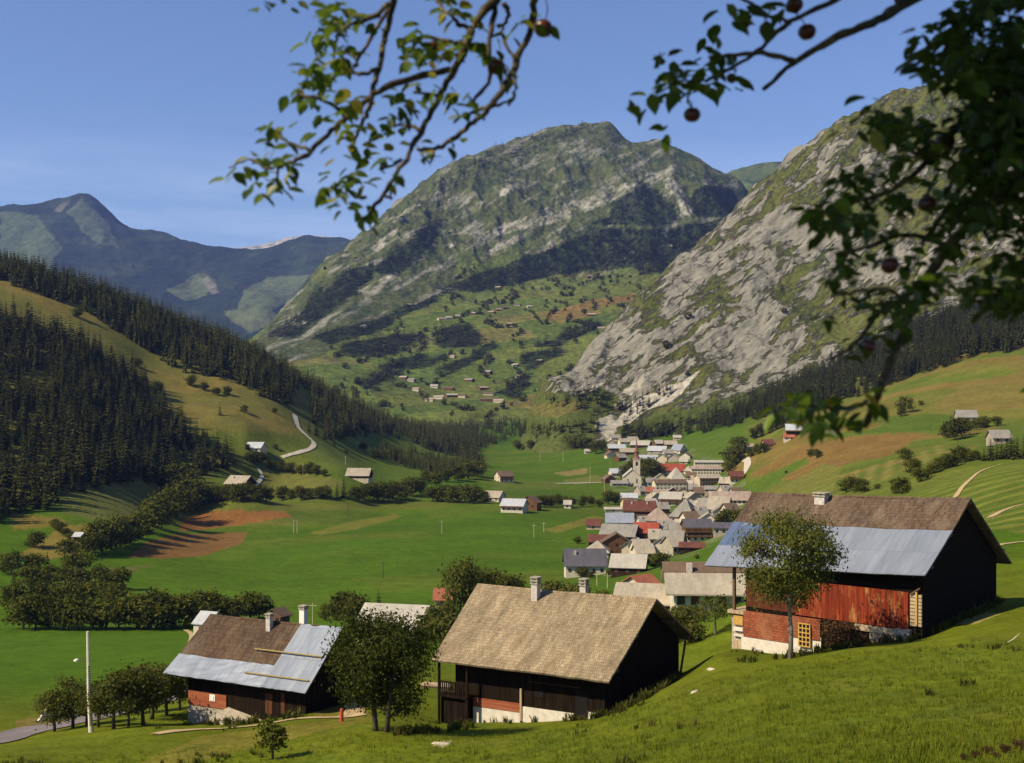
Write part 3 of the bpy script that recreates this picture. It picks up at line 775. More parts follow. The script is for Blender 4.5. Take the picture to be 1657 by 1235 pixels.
def conifer_arrays(seed, h, rad, tiers, nb, seg=2, drop=0.35):
    rng = np.random.default_rng(seed); V, T, tint = [], [], []
    lean = rng.normal(size=2) * .015 * h
    for t_ in range(tiers):
        f = (t_ + .5 * rng.random()) / tiers
        z = h * (0.06 + .93 * f); r = rad * (1 - f) ** .85 * (.8 + .4 * rng.random()) + .03 * rad
        a0 = rng.random() * 6.28
        for k in range(nb):
            a = a0 + 6.283 * (k + rng.normal() * .18) / nb; rr = r * (.72 + .5 * rng.random())
            ca_, sa_ = math.cos(a), math.sin(a); w = rr * .36 * (6 / nb) ** .5 + .02 * h
            px_, py_ = -sa_, ca_; lx, ly_ = lean * f
            tv = rng.random()
            pts = []
            for q in range(seg + 1):
                g = q / seg
                ww = w * (0.35, 1.0, .16)[q] if seg == 2 else w * (.9, .2)[q]
                dz = -drop * rr * g * g + .10 * h / tiers
                pts += [(lx + ca_ * rr * g - px_ * ww * .5, ly_ + sa_ * rr * g - py_ * ww * .5, z + dz - .25 * ww), (lx + ca_ * rr * g + px_ * ww * .5, ly_ + sa_ * rr * g + py_ * ww * .5, z + dz - .25 * ww * rng.random())]
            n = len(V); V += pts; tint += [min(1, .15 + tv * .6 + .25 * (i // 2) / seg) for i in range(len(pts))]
            T += [(n + 2 * q, n + 2 * q + 1, n + 2 * q + 3, n + 2 * q + 2) for q in range(seg)]
    return np.array(V), np.array(T), np.array(tint)

def trunk_np(h, r, n=5):
    a = np.arange(n) * 2 * math.pi / n
    V = np.concatenate([np.stack([np.cos(a) * r, np.sin(a) * r, np.full(n, -.6)], 1), np.stack([np.cos(a) * r * .2, np.sin(a) * r * .2, np.full(n, h * .93)], 1)])
    T = np.array([(k, (k + 1) % n, (k + 1) % n + n, k + n) for k in range(n)])
    return V, T

def merge_forest(name, label_kind, protos, P, S, RZ, mat, tints):
    """every tree of a far wood written into one mesh"""
    Vs, Ts, At = [], [], []; off = 0
    which = np.random.default_rng(5).integers(0, len(protos), len(P))
    for k, (V, T, tint) in enumerate(protos):
        sel = np.where(which == k)[0]
        if not len(sel): continue
        c, s_ = np.cos(RZ[sel])[:, None], np.sin(RZ[sel])[:, None]; sc = S[sel][:, None]
        x = (V[None, :, 0] * c - V[None, :, 1] * s_) * sc; y = (V[None, :, 0] * s_ + V[None, :, 1] * c) * sc; z = V[None, :, 2] * sc
        W = np.stack([x, y, z], 2) + P[sel][:, None, :]
        Vs.append(W.reshape(-1, 3)); n = len(V)
        Ts.append((T[None] + (np.arange(len(sel)) * n)[:, None, None] + off).reshape(-1, 4)); off += n * len(sel)
        At.append(np.clip(tint[None] + tints[sel][:, None], 0, 1).ravel())
    me = np_mesh(name, np.concatenate(Vs), np.concatenate(Ts), attrs={'tint': ('FLOAT', np.concatenate(At))})
    return tag(link(name, me, mat=mat), kind='stuff')

def scatter(L, mask, per_m2, seed, cap=None):
    rng = np.random.default_rng(seed)
    dx = np.gradient(L.X, axis=1); dy = np.gradient(L.Y, axis=0)
    w = (mask * np.abs(dx * dy)).ravel(); tot = w.sum()
    n = int(tot * per_m2)
    if cap: n = min(n, cap)
    i = rng.choice(len(w), n, p=w / tot)
    r, c = np.unravel_index(i, L.Z.shape)
    x = L.X[r, c] + (rng.random(n) - .5) * np.abs(dx[r, c]); y = L.Y[r, c] + (rng.random(n) - .5) * np.abs(dy[r, c])
    return np.stack([x, y, L.z(x, y)], 1), r, c, rng

def wmask(L, polys, y0, y1, jit=8.0, seed=3):
    j1 = fbm(L.X / 35, L.Y / 50, 3, seed); j2 = fbm(L.X / 35, L.Y / 50, 3, seed + 9)
    m = np.zeros(L.Z.shape)
    for p in polys: m = np.maximum(m, in_poly(L.PX + j1 * jit, L.PY + j2 * jit * .7, p))
    return m * (L.Y > y0) * (L.Y < y1)

CON_MID = [conifer_arrays(s_, 1.0, .11 + .03 * (s_ % 4), 12 + s_ % 3, 7, drop=.4 + .15 * (s_ % 3)) for s_ in range(8)]
CON_FAR = [conifer_arrays(40 + s_, 1.0, .22, 5, 5, seg=1) for s_ in range(4)]
def round_arrays(seed, n=34):
    rng = np.random.default_rng(seed)
    C = rng.normal(size=(n, 3)); C /= np.linalg.norm(C, axis=1, keepdims=True); C = C * np.array([.42, .42, .40]) * (.55 + .45 * rng.random((n, 1))) + np.array([0, 0, .52])
    V, T = leaf_quads(C, np.full(n, .17), rng, np.array([0, 0, .5]), aspect=.85)
    return V, T, np.repeat(rng.random(n), 4)
RND_FAR = [round_arrays(70 + s_) for s_ in range(4)]
RND_MID = [round_arrays(80 + s_, 110) for s_ in range(5)]

def woods(name, L, polys, y0, y1, dens, h0, h1, protos, mat, seed, cap=None, sink=.0, jit=8.0, mask=None):
    m = wmask(L, polys, y0, y1, jit, seed) if mask is None else mask
    if mask is None: m = m * np.clip(.45 + 2.2 * (fbm(L.X / 28, L.Y / 40, 3, seed + 4) + .30), .30, 1)
    P, r, c, rng = scatter(L, m, dens, seed, cap)
    h = h0 + (h1 - h0) * rng.random(len(P)) ** 1.4
    P[:, 2] -= sink * h
    t = .35 * fbm(P[:, 0] / 45, P[:, 1] / 45, 2, seed) + .6 * (rng.random(len(P)) - .45) ** 3 * 4 + .2 * (rng.random(len(P)) - .5)
    return merge_forest(name, None, protos, P, h, rng.random(len(P)) * 6.28, mat, t), len(P)

W_UP = [(-300,250),(0,390),(60,430),(200,480),(330,540),(430,575),(460,640),(480,662),(440,652),(400,626),(290,602),(180,532),(100,492),(0,452),(-300,360)]
W_LOW = [(-350,430),(0,508),(60,528),(150,570),(230,622),(262,662),(302,702),(352,722),(384,752),(330,772),(300,778),(230,782),(180,787),(100,802),(90,822),(20,832),(0,842),(-350,850)]
W_SPUR = [(440,600),(500,590),(600,640),(676,692),(765,716),(782,760),(740,742),(660,716),(600,702),(540,716),(515,700),(505,672),(498,640),(492,622),(478,640),(460,640)]
W_MID = [(600,738),(640,722),(700,738),(782,752),(786,772),(722,778),(640,752)]
W_BAND = [(700,690),(800,684),(960,690),(962,702),(830,708),(760,735),(690,722)]
W_EAST = [(1005,716),(1100,707),(1180,692),(1280,664),(1400,638),(1560,582),(1657,563),(2100,420),(2100,300),(1657,480),(1500,520),(1350,592),(1300,612),(1200,644),(1100,657),(1010,690)]
nf = []
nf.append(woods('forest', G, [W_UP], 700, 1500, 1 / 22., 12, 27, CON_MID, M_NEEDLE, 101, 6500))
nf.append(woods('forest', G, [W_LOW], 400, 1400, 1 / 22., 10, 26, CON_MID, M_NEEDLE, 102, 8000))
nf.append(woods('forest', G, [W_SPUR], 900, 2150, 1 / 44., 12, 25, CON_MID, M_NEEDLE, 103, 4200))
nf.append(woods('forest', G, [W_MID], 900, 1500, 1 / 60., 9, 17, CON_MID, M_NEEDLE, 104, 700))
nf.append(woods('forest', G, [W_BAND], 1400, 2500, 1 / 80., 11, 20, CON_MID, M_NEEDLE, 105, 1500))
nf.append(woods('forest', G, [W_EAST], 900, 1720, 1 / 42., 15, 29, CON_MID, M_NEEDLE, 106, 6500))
crag = (fbm(RK.X / 30, RK.Z / 30, 3, 34) > .12) * (RK.Y > 1560) * (RK.PY > 180) * (1 - rmask * .6)
low_wood = wmask(RK, [[(870,640),(935,640),(975,622),(1000,642),(985,672),(940,672)], [(1000,668),(1040,640),(1080,625),(1090,632),(1030,680)], [(840,694),(900,688),(962,682),(972,692),(962,708),(840,708)], [(885,645),(960,628),(1000,642),(985,668),(905,660)]], 1440, 1900)
nf.append(woods('crag_trees', RK, None, 0, 0, 1 / 1000., 6, 15, CON_MID + RND_FAR, M_NEEDLE, 107, 900, mask=crag))
nf.append(woods('forest', RK, None, 0, 0, 1 / 34., 8, 17, CON_MID, M_NEEDLE, 108, 2600, mask=low_wood))
cmask = cm_forest ** 1.3 * (CM.Y > 2100)
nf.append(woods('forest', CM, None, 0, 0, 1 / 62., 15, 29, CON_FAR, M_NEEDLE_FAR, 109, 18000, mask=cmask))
sc1 = (hi > .5) * (cj > .02) * (CM.PY > 210) * (CM.Y < 4450)
nf.append(woods('mountain_trees', CM, None, 0, 0, 1 / 600., 7, 14, CON_FAR, M_NEEDLE_FAR, 110, 4500, mask=sc1))
hedge = (lowm > .5) * (np.abs(fbm(CM.X / 150, CM.Y / 260, 3, 111)) < .013) * (CM.PX > 520)
nf.append(woods('hillside_trees', CM, None, 0, 0, 1 / 42., 7, 14, RND_FAR + CON_FAR[:1], M_LEAF, 112, 2400, mask=hedge))
print('forest trees', [n_ for _, n_ in nf])

# individual trees -----------------------------------------------------------
def tree_kind(name, variants, lmat, bmat):
    """parts shared by the copies of one kind: list of (trunk mesh, crown mesh)"""
    out = []
    for mb, crown in variants:
        tr = mb.mesh('trunk'); tr.materials.append(bmat); tr.polygons.foreach_set('use_smooth', [True] * len(tr.polygons))
        crown.materials.append(lmat); out.append((tr, crown))
    return name, out

def plant(kind, P, h, label, group=None, cat='tree', var=None, wide=1.0, rz=None, unit=10.0):
    name, vs = kind
    tr, cr = vs[(var if var is not None else random.randrange(len(vs)))]
    o = empty(name, P, random.random() * 6.28 if rz is None else rz)
    s_ = h / unit; o.scale = (s_ * wide, s_ * wide, s_)
    tag(o, label, cat, group)
    for nm, me in (('trunk', tr), ('crown', cr)):
        if me is not None: link(nm, me, o)
    return o

K_MID = tree_kind('broadleaf_tree', [deciduous(200 + i, 10, .34 + .03 * (i % 3), 1500, .42, base=.16, nlimb=8, clump=.2) for i in range(6)], M_LEAF, M_BARK)
K_SHRUB = tree_kind('shrub', [deciduous(230 + i, 10, .5, 900, .62, base=.04, nlimb=7, clump=.26) for i in range(3)], M_LEAF_OLIVE, M_BARK)
K_ORCH = tree_kind('orchard_tree', [deciduous(240 + i, 10, .34, 2600, .25, base=.30, nlimb=8, clump=.17, sway=.35) for i in range(4)], M_LEAF_OLIVE, M_BARK)
def conifer_kind(seed):
    V, T, tint = conifer_arrays(seed, 10, 1.9 + .25 * (seed % 3), 17, 9)
    Vt, Tt = trunk_np(10, .16)
    return np_mesh('trunk', Vt, Tt, smooth=True), np_mesh('crown', V, T, attrs={'tint': ('FLOAT', tint)})
def con_kind(name, n):
    out = []
    for i in range(n):
        a, b = conifer_kind(300 + i); a.materials.append(M_BARK); b.materials.append(M_NEEDLE); out.append((a, b))
    return name, out
K_CON = con_kind('conifer_tree', 5)

def row(kind, spots, label, group, cat='tree', L=None, ymin=0, ymax=1e9, wide=1.0):
    for sp in spots:
        px, py, hp = sp[:3]
        P = (L or G).hit(px, py, ymin, ymax)
        kd = K_CON if len(sp) > 3 and sp[3] == 'c' else kind
        lab, cg = (label, group) if kd is kind else (label.replace('broad-leaved tree', 'dark pointed conifer').replace('leafy tree', 'dark pointed conifer'), group + ', conifers')
        P.z -= 0.15
        plant(kd, P, hp * P.y / F * random.uniform(.95, 1.06), lab, cg, cat, wide=wide * random.uniform(.92, 1.12))

row(K_MID, [(38,1018,60),(58,1019,64),(80,1018,58),(103,1019,62),(126,1020,60),(150,1019,58),(172,1018,60),(192,1018,52)] , 'dark leafy tree along the lower edge of the riverside wood, above the green field', 'trees along the lower edge of the riverside wood', ymin=250)
row(K_MID, [(x + random.uniform(-6, 6), y + random.uniform(-4, 4), 50 - (1000 - y) * .12, *(('c',) if random.random() < .12 else ())) for y in (985, 955, 928) for x in range(24, 205 if y > 930 else 150, 27)], 'dark leafy tree packed in the riverside wood at the valley bottom', 'trees inside the riverside wood', ymin=300, wide=1.1)
row(K_MID, [(222,1017,58),(240,1018,64),(262,1018,64),(281,1016,55),(300,1016,60)], 'round leafy tree in the hedge behind the grey-roofed shed', 'hedge trees beside the shed', ymin=260, wide=1.1)
row(K_MID, [(318,1006,52),(337,1006,58),(352,1005,46),(368,1005,42),(385,1004,40),(405,1003,52),(419,1001,40)], 'leafy tree in the dark hedge behind the brown and metal roofed chalet', 'hedge trees behind the brown and metal roof', ymin=260, wide=1.1)
row(K_MID, [(113,905,36),(148,900,42),(165,895,58),(181,890,60),(196,885,54),(211,880,52),(226,872,52),(241,862,54),(256,855,58),(271,845,58),(286,838,62),(300,826,64),(291,805,58),(276,800,52),(311,812,46)], 'tall leafy tree on the stream bank beside the brown mown patches', 'stream bank trees beside the brown patches', ymin=420)
row(K_MID, [(322,818,34),(336,815,30),(351,812,32),(366,810,30),(381,812,34),(396,808,30),(416,812,32),(431,812,28),(457,810,26),(471,808,20),(486,810,26),(501,808,20),(516,808,24),(527,808,26),(545,806,30,'c'),(556,806,38,'c')], 'leafy tree in the line along the far edge of the big green field', 'line of trees along the far edge of the field', ymin=600)
row(K_MID, [(575,812,28),(590,810,32),(605,810,34),(620,812,36),(635,808,34),(650,810,30),(664,803,36),(680,800,32),(700,812,28),(715,812,30),(730,814,34),(745,812,30),(757,815,38),(770,812,30),(783,815,24),(690,782,26),(705,786,26),(722,780,26),(742,778,28),(758,775,30),(772,772,28)], 'leafy tree in the dense clump by the stream beyond the big field', 'clump of trees by the stream beyond the field', ymin=650)
row(K_MID, [(862,819,18),(871,820,20),(881,820,22),(891,820,20),(901,819,22),(913,820,20),(925,820,18),(943,820,22),(956,818,18),(985,816,24),(996,816,22),(970,821,14)], 'small leafy tree in the row between the green field and the village meadow', 'row of trees between field and village meadow', ymin=650)
row(K_MID, [(838,728,18),(859,729,18),(877,728,20)], 'round leafy tree standing free in the far valley meadow', 'round trees in the far meadow', ymin=1100)
row(K_MID, [(908,727,22),(918,727,24),(930,727,24),(942,727,24),(953,727,22),(964,735,24),(975,730,22)], 'leafy tree in the dark grove before the stone slide', 'grove before the stone slide', ymin=1100)
row(K_MID, [(1046,776,34),(1055,772,36),(1063,772,28),(1012,776,26),(1020,770,26),(1036,768,30),(1028,766,28)], 'dark leafy tree beside the church tower', 'trees round the church', ymin=800)
row(K_MID, [(1070,921,32),(1060,919,26)], 'wide leafy tree at the near edge of the village', 'wide trees at the edge of the village', ymin=350, wide=1.3)
row(K_MID, [(985,932,38,'c'),(1175,852,30),(1166,855,26),(1187,846,34,'c'),(1194,850,28),(935,880,14),(966,852,12),(1018,846,10),(943,934,20),(958,936,14),(1010,926,13),(1092,890,9),(1128,905,9)], 'leafy tree among the village houses', 'garden trees in the village', ymin=350)
row(K_MID, [(1545,712,42),(1533,709,32),(1556,706,34),(1580,696,22),(1592,693,22),(1612,690,18)], 'leafy tree beside the hillside barn on the terraced slope', 'trees beside the hillside barn', ymin=500)
row(K_MID, [(1465,668,28),(1458,674,16),(1490,656,9)], 'leafy tree alone in the steep upper meadow', 'single trees in the steep upper meadow', ymin=600)
row(K_MID, [(1465,748,26),(1477,768,30),(1488,780,28),(1460,800,34),(1450,800,20)], 'leafy tree in the gully above the metal-banded barn roof', 'trees in the gully above the barn', ymin=300)
row(K_MID, [(1370,797,24),(1382,797,30),(1396,797,26),(1420,792,10),(1448,786,14)], 'wide dark leafy tree just above the ridge of the big barn', 'trees above the barn ridge', ymin=350, wide=1.25)
row(K_MID, [(1510,767,22),(1520,762,22),(1530,758,24),(1540,757,28),(1554,750,32),(1570,747,20),(1580,745,20),(1500,774,18)], 'leafy tree in the hedge along the striped hay field', 'hedge along the striped hay field', ymin=335)
row(K_CON, [(1592,745,24),(1603,744,36),(1613,743,34),(1621,742,38),(1629,742,32),(1636,742,44),(1646,741,38),(1657,742,42)], 'tall conifer in the stand at the top of the striped hay field', 'conifer stand above the striped hay field', ymin=345, wide=1.5)
row(K_MID, [(1220,711,22),(1232,707,24),(1245,701,26),(1258,695,28),(1268,691,26),(1279,685,24)], 'leafy tree in the slanting hedge above the white-roofed chalet', 'slanting hedge above the white-roofed chalet', ymin=600)
row(K_MID, [(1190,753,38),(1184,758,32),(1196,736,32),(1180,766,22),(1215,740,18),(1226,736,20),(1237,733,18)], 'dark leafy tree beside the steep lane', 'trees beside the steep lane', ymin=600)
row(K_MID, [(1322,741,16),(1312,739,14),(1272,766,6)], 'small bushy tree in the reddish hill field', 'bushy trees in the reddish field', ymin=500)
row(K_MID, [(253,640,26),(356,672,22,'c'),(395,668,14),(367,640,18),(444,668,10),(223,594,18),(127,515,20),(330,632,16),(310,625,20),(350,640,14)], 'leafy tree standing free on the dry slope between the two forests', 'single trees on the dry slope', ymin=600)
row(K_MID, [(57,886,32)], 'round dark tree alone in the mown clearing', 'clearing tree', ymin=400, wide=1.25)
row(K_MID, [(90,858,20),(98,862,20),(106,868,16),(113,874,13)], 'dark tree in the short row beside the little field hut', 'row beside the field hut', ymin=400)
row(K_MID, [(413,752,26),(424,750,22),(446,727,10),(402,745,14),(400,728,12)], 'leafy tree beside the pale-roofed slope chalet', 'trees beside the slope chalet', ymin=600)
row(K_MID, [(440,759,16),(455,763,18),(470,765,18),(485,767,16),(500,767,22),(512,769,18),(525,771,14),(588,729,16),(607,743,20),(620,745,20),(635,746,24),(560,735,8)], 'leafy tree in the low hedge crossing the slope meadow', 'hedge crossing the slope meadow', ymin=650)
row(K_CON, [(500,700,26),(512,706,30),(525,712,28),(540,718,20),(541,722,16),(650,750,26),(668,756,22),(700,745,24),(720,690,16),(728,692,20),(745,692,18),(762,690,16)], 'conifer at the lower edge of the spur forest', 'conifers at the edge of the spur forest', ymin=900)
row(K_CON, [(300,705,38),(318,716,40),(336,722,36),(352,735,42),(368,745,40),(378,752,34),(360,756,36),(344,760,36),(240,640,32),(258,662,34),(200,600,30),(150,575,30),(110,560,32)], 'conifer at the edge of the lower slope forest', 'conifers along the lower slope forest edge', ymin=600)
row(K_CON, [(1140,700,26),(1180,692,28),(1225,680,30),(1262,668,32),(1305,656,34),(1342,648,34),(1225,610,24),(1305,600,36),(1395,625,32),(1440,615,34),(1530,595,34)], 'conifer at the foot of the cliff forest', 'conifers at the foot of the cliff', ymin=900)
row(K_MID, [(560,1006,56),(577,1006,50),(545,1004,34),(527,1004,28),(612,1000,55,'c'),(596,1004,30),(640,1000,24)], 'leafy tree behind the white-roofed house', 'trees behind the white-roofed house', ymin=250)
row(K_ORCH, [(746,1022,132),(726,1026,60)], 'olive-green tree rising behind the beige shingle roof', 'trees behind the beige shingle roof', ymin=150, wide=.66)
row(K_ORCH, [(780,1015,100),(804,1015,104),(822,1012,84)], 'broad dark tree behind the ridge of the beige shingle roof', 'broad trees behind the beige ridge', ymin=150, wide=.85)
row(K_SHRUB, [(702,1024,48),(714,1040,62),(688,1036,36),(735,1050,60),(668,1024,26)], 'olive shrub beside the beige roofed chalet, against its far gable', 'shrubs beside the beige roofed chalet', cat='shrub', ymin=120)
row(K_SHRUB, [(900,982,44),(922,982,42),(945,985,40),(975,985,30)], 'dark shrub behind the two roof chimneys', 'shrubs behind the chimneys', cat='shrub', ymin=180)
row(K_SHRUB, [(1096,1010,34),(1110,1012,34),(1126,1006,26),(1103,1034,44),(1120,1040,38),(1090,1042,30)], 'shrub between the dark gable and the big barn', 'shrubs between gable and barn', cat='shrub', ymin=90)

# orchard by the road
for i, (px, py, hp) in enumerate([(88,1184,74),(118,1178,84),(140,1173,66),(160,1177,72),(184,1180,98),(207,1176,84),(232,1174,102),(246,1164,98),(270,1158,86),(291,1150,76),(222,1156,78)]):
    P = G.hit(px, py, 70, 190)
    plant(K_ORCH, P, hp * P.y / F, 'small orchard tree with a crooked stem between road and chalet', 'orchard trees by the road', wide=1.05)
M_LEAF_DARK = leaf_mat('dark_broad_leaves', (0.013, 0.021, 0.004), (0.060, 0.066, 0.010), 0.14)
K_BIG = tree_kind('broadleaf_tree', [deciduous(401, 10, .34, 21000, .13, base=.15, nlimb=15, clump=.135, twin=True, top=1.06)], M_LEAF_DARK, M_BARK)
P = G.hit(617, 1184, 60, 130)
plant(K_BIG, P, 200 * P.y / F, 'large dark leafy tree with two bent stems between the two lower chalets', wide=.86, rz=0.2)
K_ASH = tree_kind('broadleaf_tree', [deciduous(433, 10, .31, 17000, .092, base=.40, nlimb=18, clump=.10, sway=.1, top=1.06, rk=.6)], M_LEAF_AIRY, M_BARK_GREY)
P = G.hit(1279, 1066, 60, 130)
plant(K_ASH, P, 268 * P.y / F, 'slim airy tree with a pale trunk in front of the metal-banded barn', wide=.84, rz=1.2)
K_SAP = tree_kind('sapling', [deciduous(450, 10, .22, 700, .42, base=.30, nlimb=7, clump=.17)], M_LEAF, M_BARK)
P = G.hit(441, 1229, 50, 120)
plant(K_SAP, P, 74 * P.y / F, 'small thin sapling in the meadow below the brown and metal roof', rz=.4)
K_FLAT = tree_kind('fruit_tree', [deciduous(460, 10, .52, 1500, .26, base=.45, nlimb=9, clump=.16, top=.9, sway=.3)], M_LEAF_AIRY, M_BARK_GREY)
P = G.hit(1158, 1028, 70, 200)
plant(K_FLAT, P, 72 * P.y / F, 'small leaning fruit tree with a flat crown beside the barn end', rz=2.0)
K_RBUSH = tree_kind('shrub', [deciduous(470, 10, .62, 2600, .40, base=.05, nlimb=10, clump=.25)], M_LEAF_RED, M_BARK)
P = G.hit(1360, 1046, 60, 130); P.y -= .8; P.z = float(G.z(P.x, P.y)) - .1
plant(K_RBUSH, P, 46 * P.y / F, 'dark reddish shrub against the plank wall of the barn', cat='shrub', wide=1.15)
for px, py, hp in ((1598,1222,15),(1578,1227,12),(1627,1219,14),(1650,1214,17),(1560,1230,10),(1612,1226,9)):
    P = G.hit(px, py, 15, 60)
    plant(K_RBUSH, P, hp * P.y / F, 'low rusty-red weed clump in the meadow grass', 'rusty weed clumps', cat='weed', wide=1.0)

# tall weeds along the walls and in neglected patches of the meadow
def weed(seed, nb=16):
    rg_ = np.random.default_rng(seed); V, T = [], []
    for i in range(nb):
        a = rg_.random() * 6.28; x, y = rg_.normal(size=2) * .13; l = .45 + .5 * rg_.random(); w_ = .02 + .03 * rg_.random(); le = l * (.15 + .5 * rg_.random())
        dx_, dy_ = math.cos(a), math.sin(a); n = len(V)
        for f in (0, .55, 1): 
            ww = w_ * (1, 1.2, .15)[int(f * 2)]; V += [(x + dx_ * le * f * f - dy_ * ww, y + dy_ * le * f * f + dx_ * ww, -.05 + l * f * (1 - .15 * f)), (x + dx_ * le * f * f + dy_ * ww, y + dy_ * le * f * f - dx_ * ww, -.05 + l * f * (1 - .15 * f))]
        T += [(n, n + 1, n + 3, n + 2), (n + 2, n + 3, n + 5, n + 4)]
    return np.array(V), np.array(T), np.linspace(.2, .6, len(V))
WP = []
for line, n in (([(768,1169),(850,1168),(925,1165),(980,1159)], 26), ([(985,1158),(1050,1128),(1108,1088)], 80), ([(1200,1071),(1280,1064),(1335,1054),(1400,1043),(1484,1036)], 60), ([(1492,1030),(1560,1000),(1612,974)], 110), ([(303,1173),(370,1172),(430,1168),(485,1161)], 45), ([(640,1190),(700,1186),(760,1176)], 60)):
    pp = [G.hit(px, py, 60, 140) for px, py in line]
    for k in range(n):
        f = random.random() * (len(pp) - 1); i = int(f); p = pp[i].lerp(pp[i + 1], f - i) + Vector((random.gauss(0, .35), random.gauss(-.25, .4), 0)); WP.append((p.x, p.y))
Pw, _, _, rw = scatter(G, (G.Y > 24) * (G.Y < 95) * (G.PY > 990) * (G.PX > 0) * (G.PX < 1700) * (fbm(X / 9, Y / 9, 3, 121) > .30) * (fbm(X / 2.5, Y / 2.5, 2, 122) > .05), 1.6, 23, 1100)
WP = np.array(WP); WP = np.concatenate([np.stack([WP[:, 0], WP[:, 1], G.z(WP[:, 0], WP[:, 1])], 1), Pw]); sw = np.concatenate([np.full(len(WP) - len(Pw), .75), np.full(len(Pw), .45)])
M_WEED = leaf_mat('weed_leaves', (0.022, 0.045, 0.006), (0.145, 0.120, 0.030), 0.25, .8, .05)
merge_forest('tall_weeds', None, [weed(600 + i) for i in range(5)], WP, sw * (.6 + .8 * np.random.default_rng(3).random(len(WP))), np.random.default_rng(4).random(len(WP)) * 6.28, M_WEED, .6 * (np.random.default_rng(5).random(len(WP)) - .4))

# grass of the home meadow
rng = np.random.default_rng(12)
gm = (G.Y > 20) * (G.Y < 82) * (G.PY > 960) * (G.PY < 1330) * (G.PX > -60) * (G.PX < 1740)
w = (gm * 1.0) / G.Y ** 1.0
Pg, r_, c_, rg = scatter(G, gm * np.clip(38 / G.Y, .25, 2) ** 2, 9.0, 13, 42000)
def tuft(seed, nb=9):
    rg_ = np.random.default_rng(seed); V, T = [], []
    for i in range(nb):
        a = rg_.random() * 6.28; x, y = rg_.normal(size=2) * .16; l = .12 + .16 * rg_.random(); w_ = .012 + .008 * rg_.random()
        dx_, dy_ = math.cos(a), math.sin(a); n = len(V)
        V += [(x - dy_ * w_, y + dx_ * w_, -.03), (x + dy_ * w_, y - dx_ * w_, -.03), (x + dx_ * l * .5 + dy_ * w_ * .3, y + dy_ * l * .5 - dx_ * w_ * .3, l), (x + dx_ * l * .5 - dy_ * w_ * .3, y + dy_ * l * .5 + dx_ * w_ * .3, l)]
        T.append((n, n + 1, n + 2, n + 3))
    return np.array(V), np.array(T), np.full(len(V), .5)
M_GRASS = leaf_mat('grass_blades', (0.056, 0.090, 0.005), (0.165, 0.168, 0.015), 0.3, .8, .05)
merge_forest('meadow_grass', None, [tuft(500 + i) for i in range(6)], Pg, (.42 + .5 * rg.random(len(Pg))) * (1 + .9 * sstep(.1, .5, fbm(Pg[:, 0] / 3.5, Pg[:, 1] / 3.5, 3, 19)) * rg.random(len(Pg))), rg.random(len(Pg)) * 6.28, M_GRASS,
             .35 * fbm(Pg[:, 0] / 6, Pg[:, 1] / 6, 3, 17) + .5 * (rg.random(len(Pg)) - .5))
# ------------------------------------------------------------------ materials of the buildings
def plain_mat(name, c, var=0.25, sc=3.0, rough=0.85, bumpd=0.0, stretch=None, metal=0.0, spec=0.25):
    m, nt, b = mat_new(name)
    b.inputs['Roughness'].default_value = rough; b.inputs['Metallic'].default_value = metal; b.inputs['Specular IOR Level'].default_value = spec
    f = noise_fac(nt, sc, 5, 0.65, a=1 - var, b=1 + var, stretch=stretch)
    rgb = N(nt, 'ShaderNodeRGB'); rgb.outputs[0].default_value = (*c, 1)
    nt.links.new(mul_col(nt, rgb.outputs[0], f), b.inputs['Base Color'])
    if bumpd: bump(nt, b, noise_fac(nt, sc * 3, 5, 0.7, lo=0, hi=1, stretch=stretch), 0.6, bumpd)
    return m

def plank_mat(name, c1, c2, axis='z', sc=5.5, bumpd=0.03, worn=None, spec=.06):
    """boards: narrow bands of tone running along one axis, with long streaks"""
    m, nt, b = mat_new(name); b.inputs['Specular IOR Level'].default_value = spec; b.inputs['Roughness'].default_value = .95
    st = {'z': (1, 1, .04), 'x': (.04, 1, 1)}[axis]
    f = noise_fac(nt, sc, 3, 0.75, stretch=st, lo=.32, hi=.68)
    c = mix_col(nt, f, c1, c2)
    if worn:
        c = mix_col(nt, noise_fac(nt, 1.1, 5, .7, stretch=(1, 1, .3) if axis == 'z' else (.3, 1, 1), lo=.52, hi=.72, b=.85), c, worn)
    c = mul_col(nt, c, noise_fac(nt, sc * 5, 3, .7, a=.7, b=1.3, stretch=st))
    nt.links.new(c, b.inputs['Base Color'])
    bump(nt, b, noise_fac(nt, sc * 1.6, 2, .6, stretch=st, lo=0, hi=1), .8, bumpd)
    return m

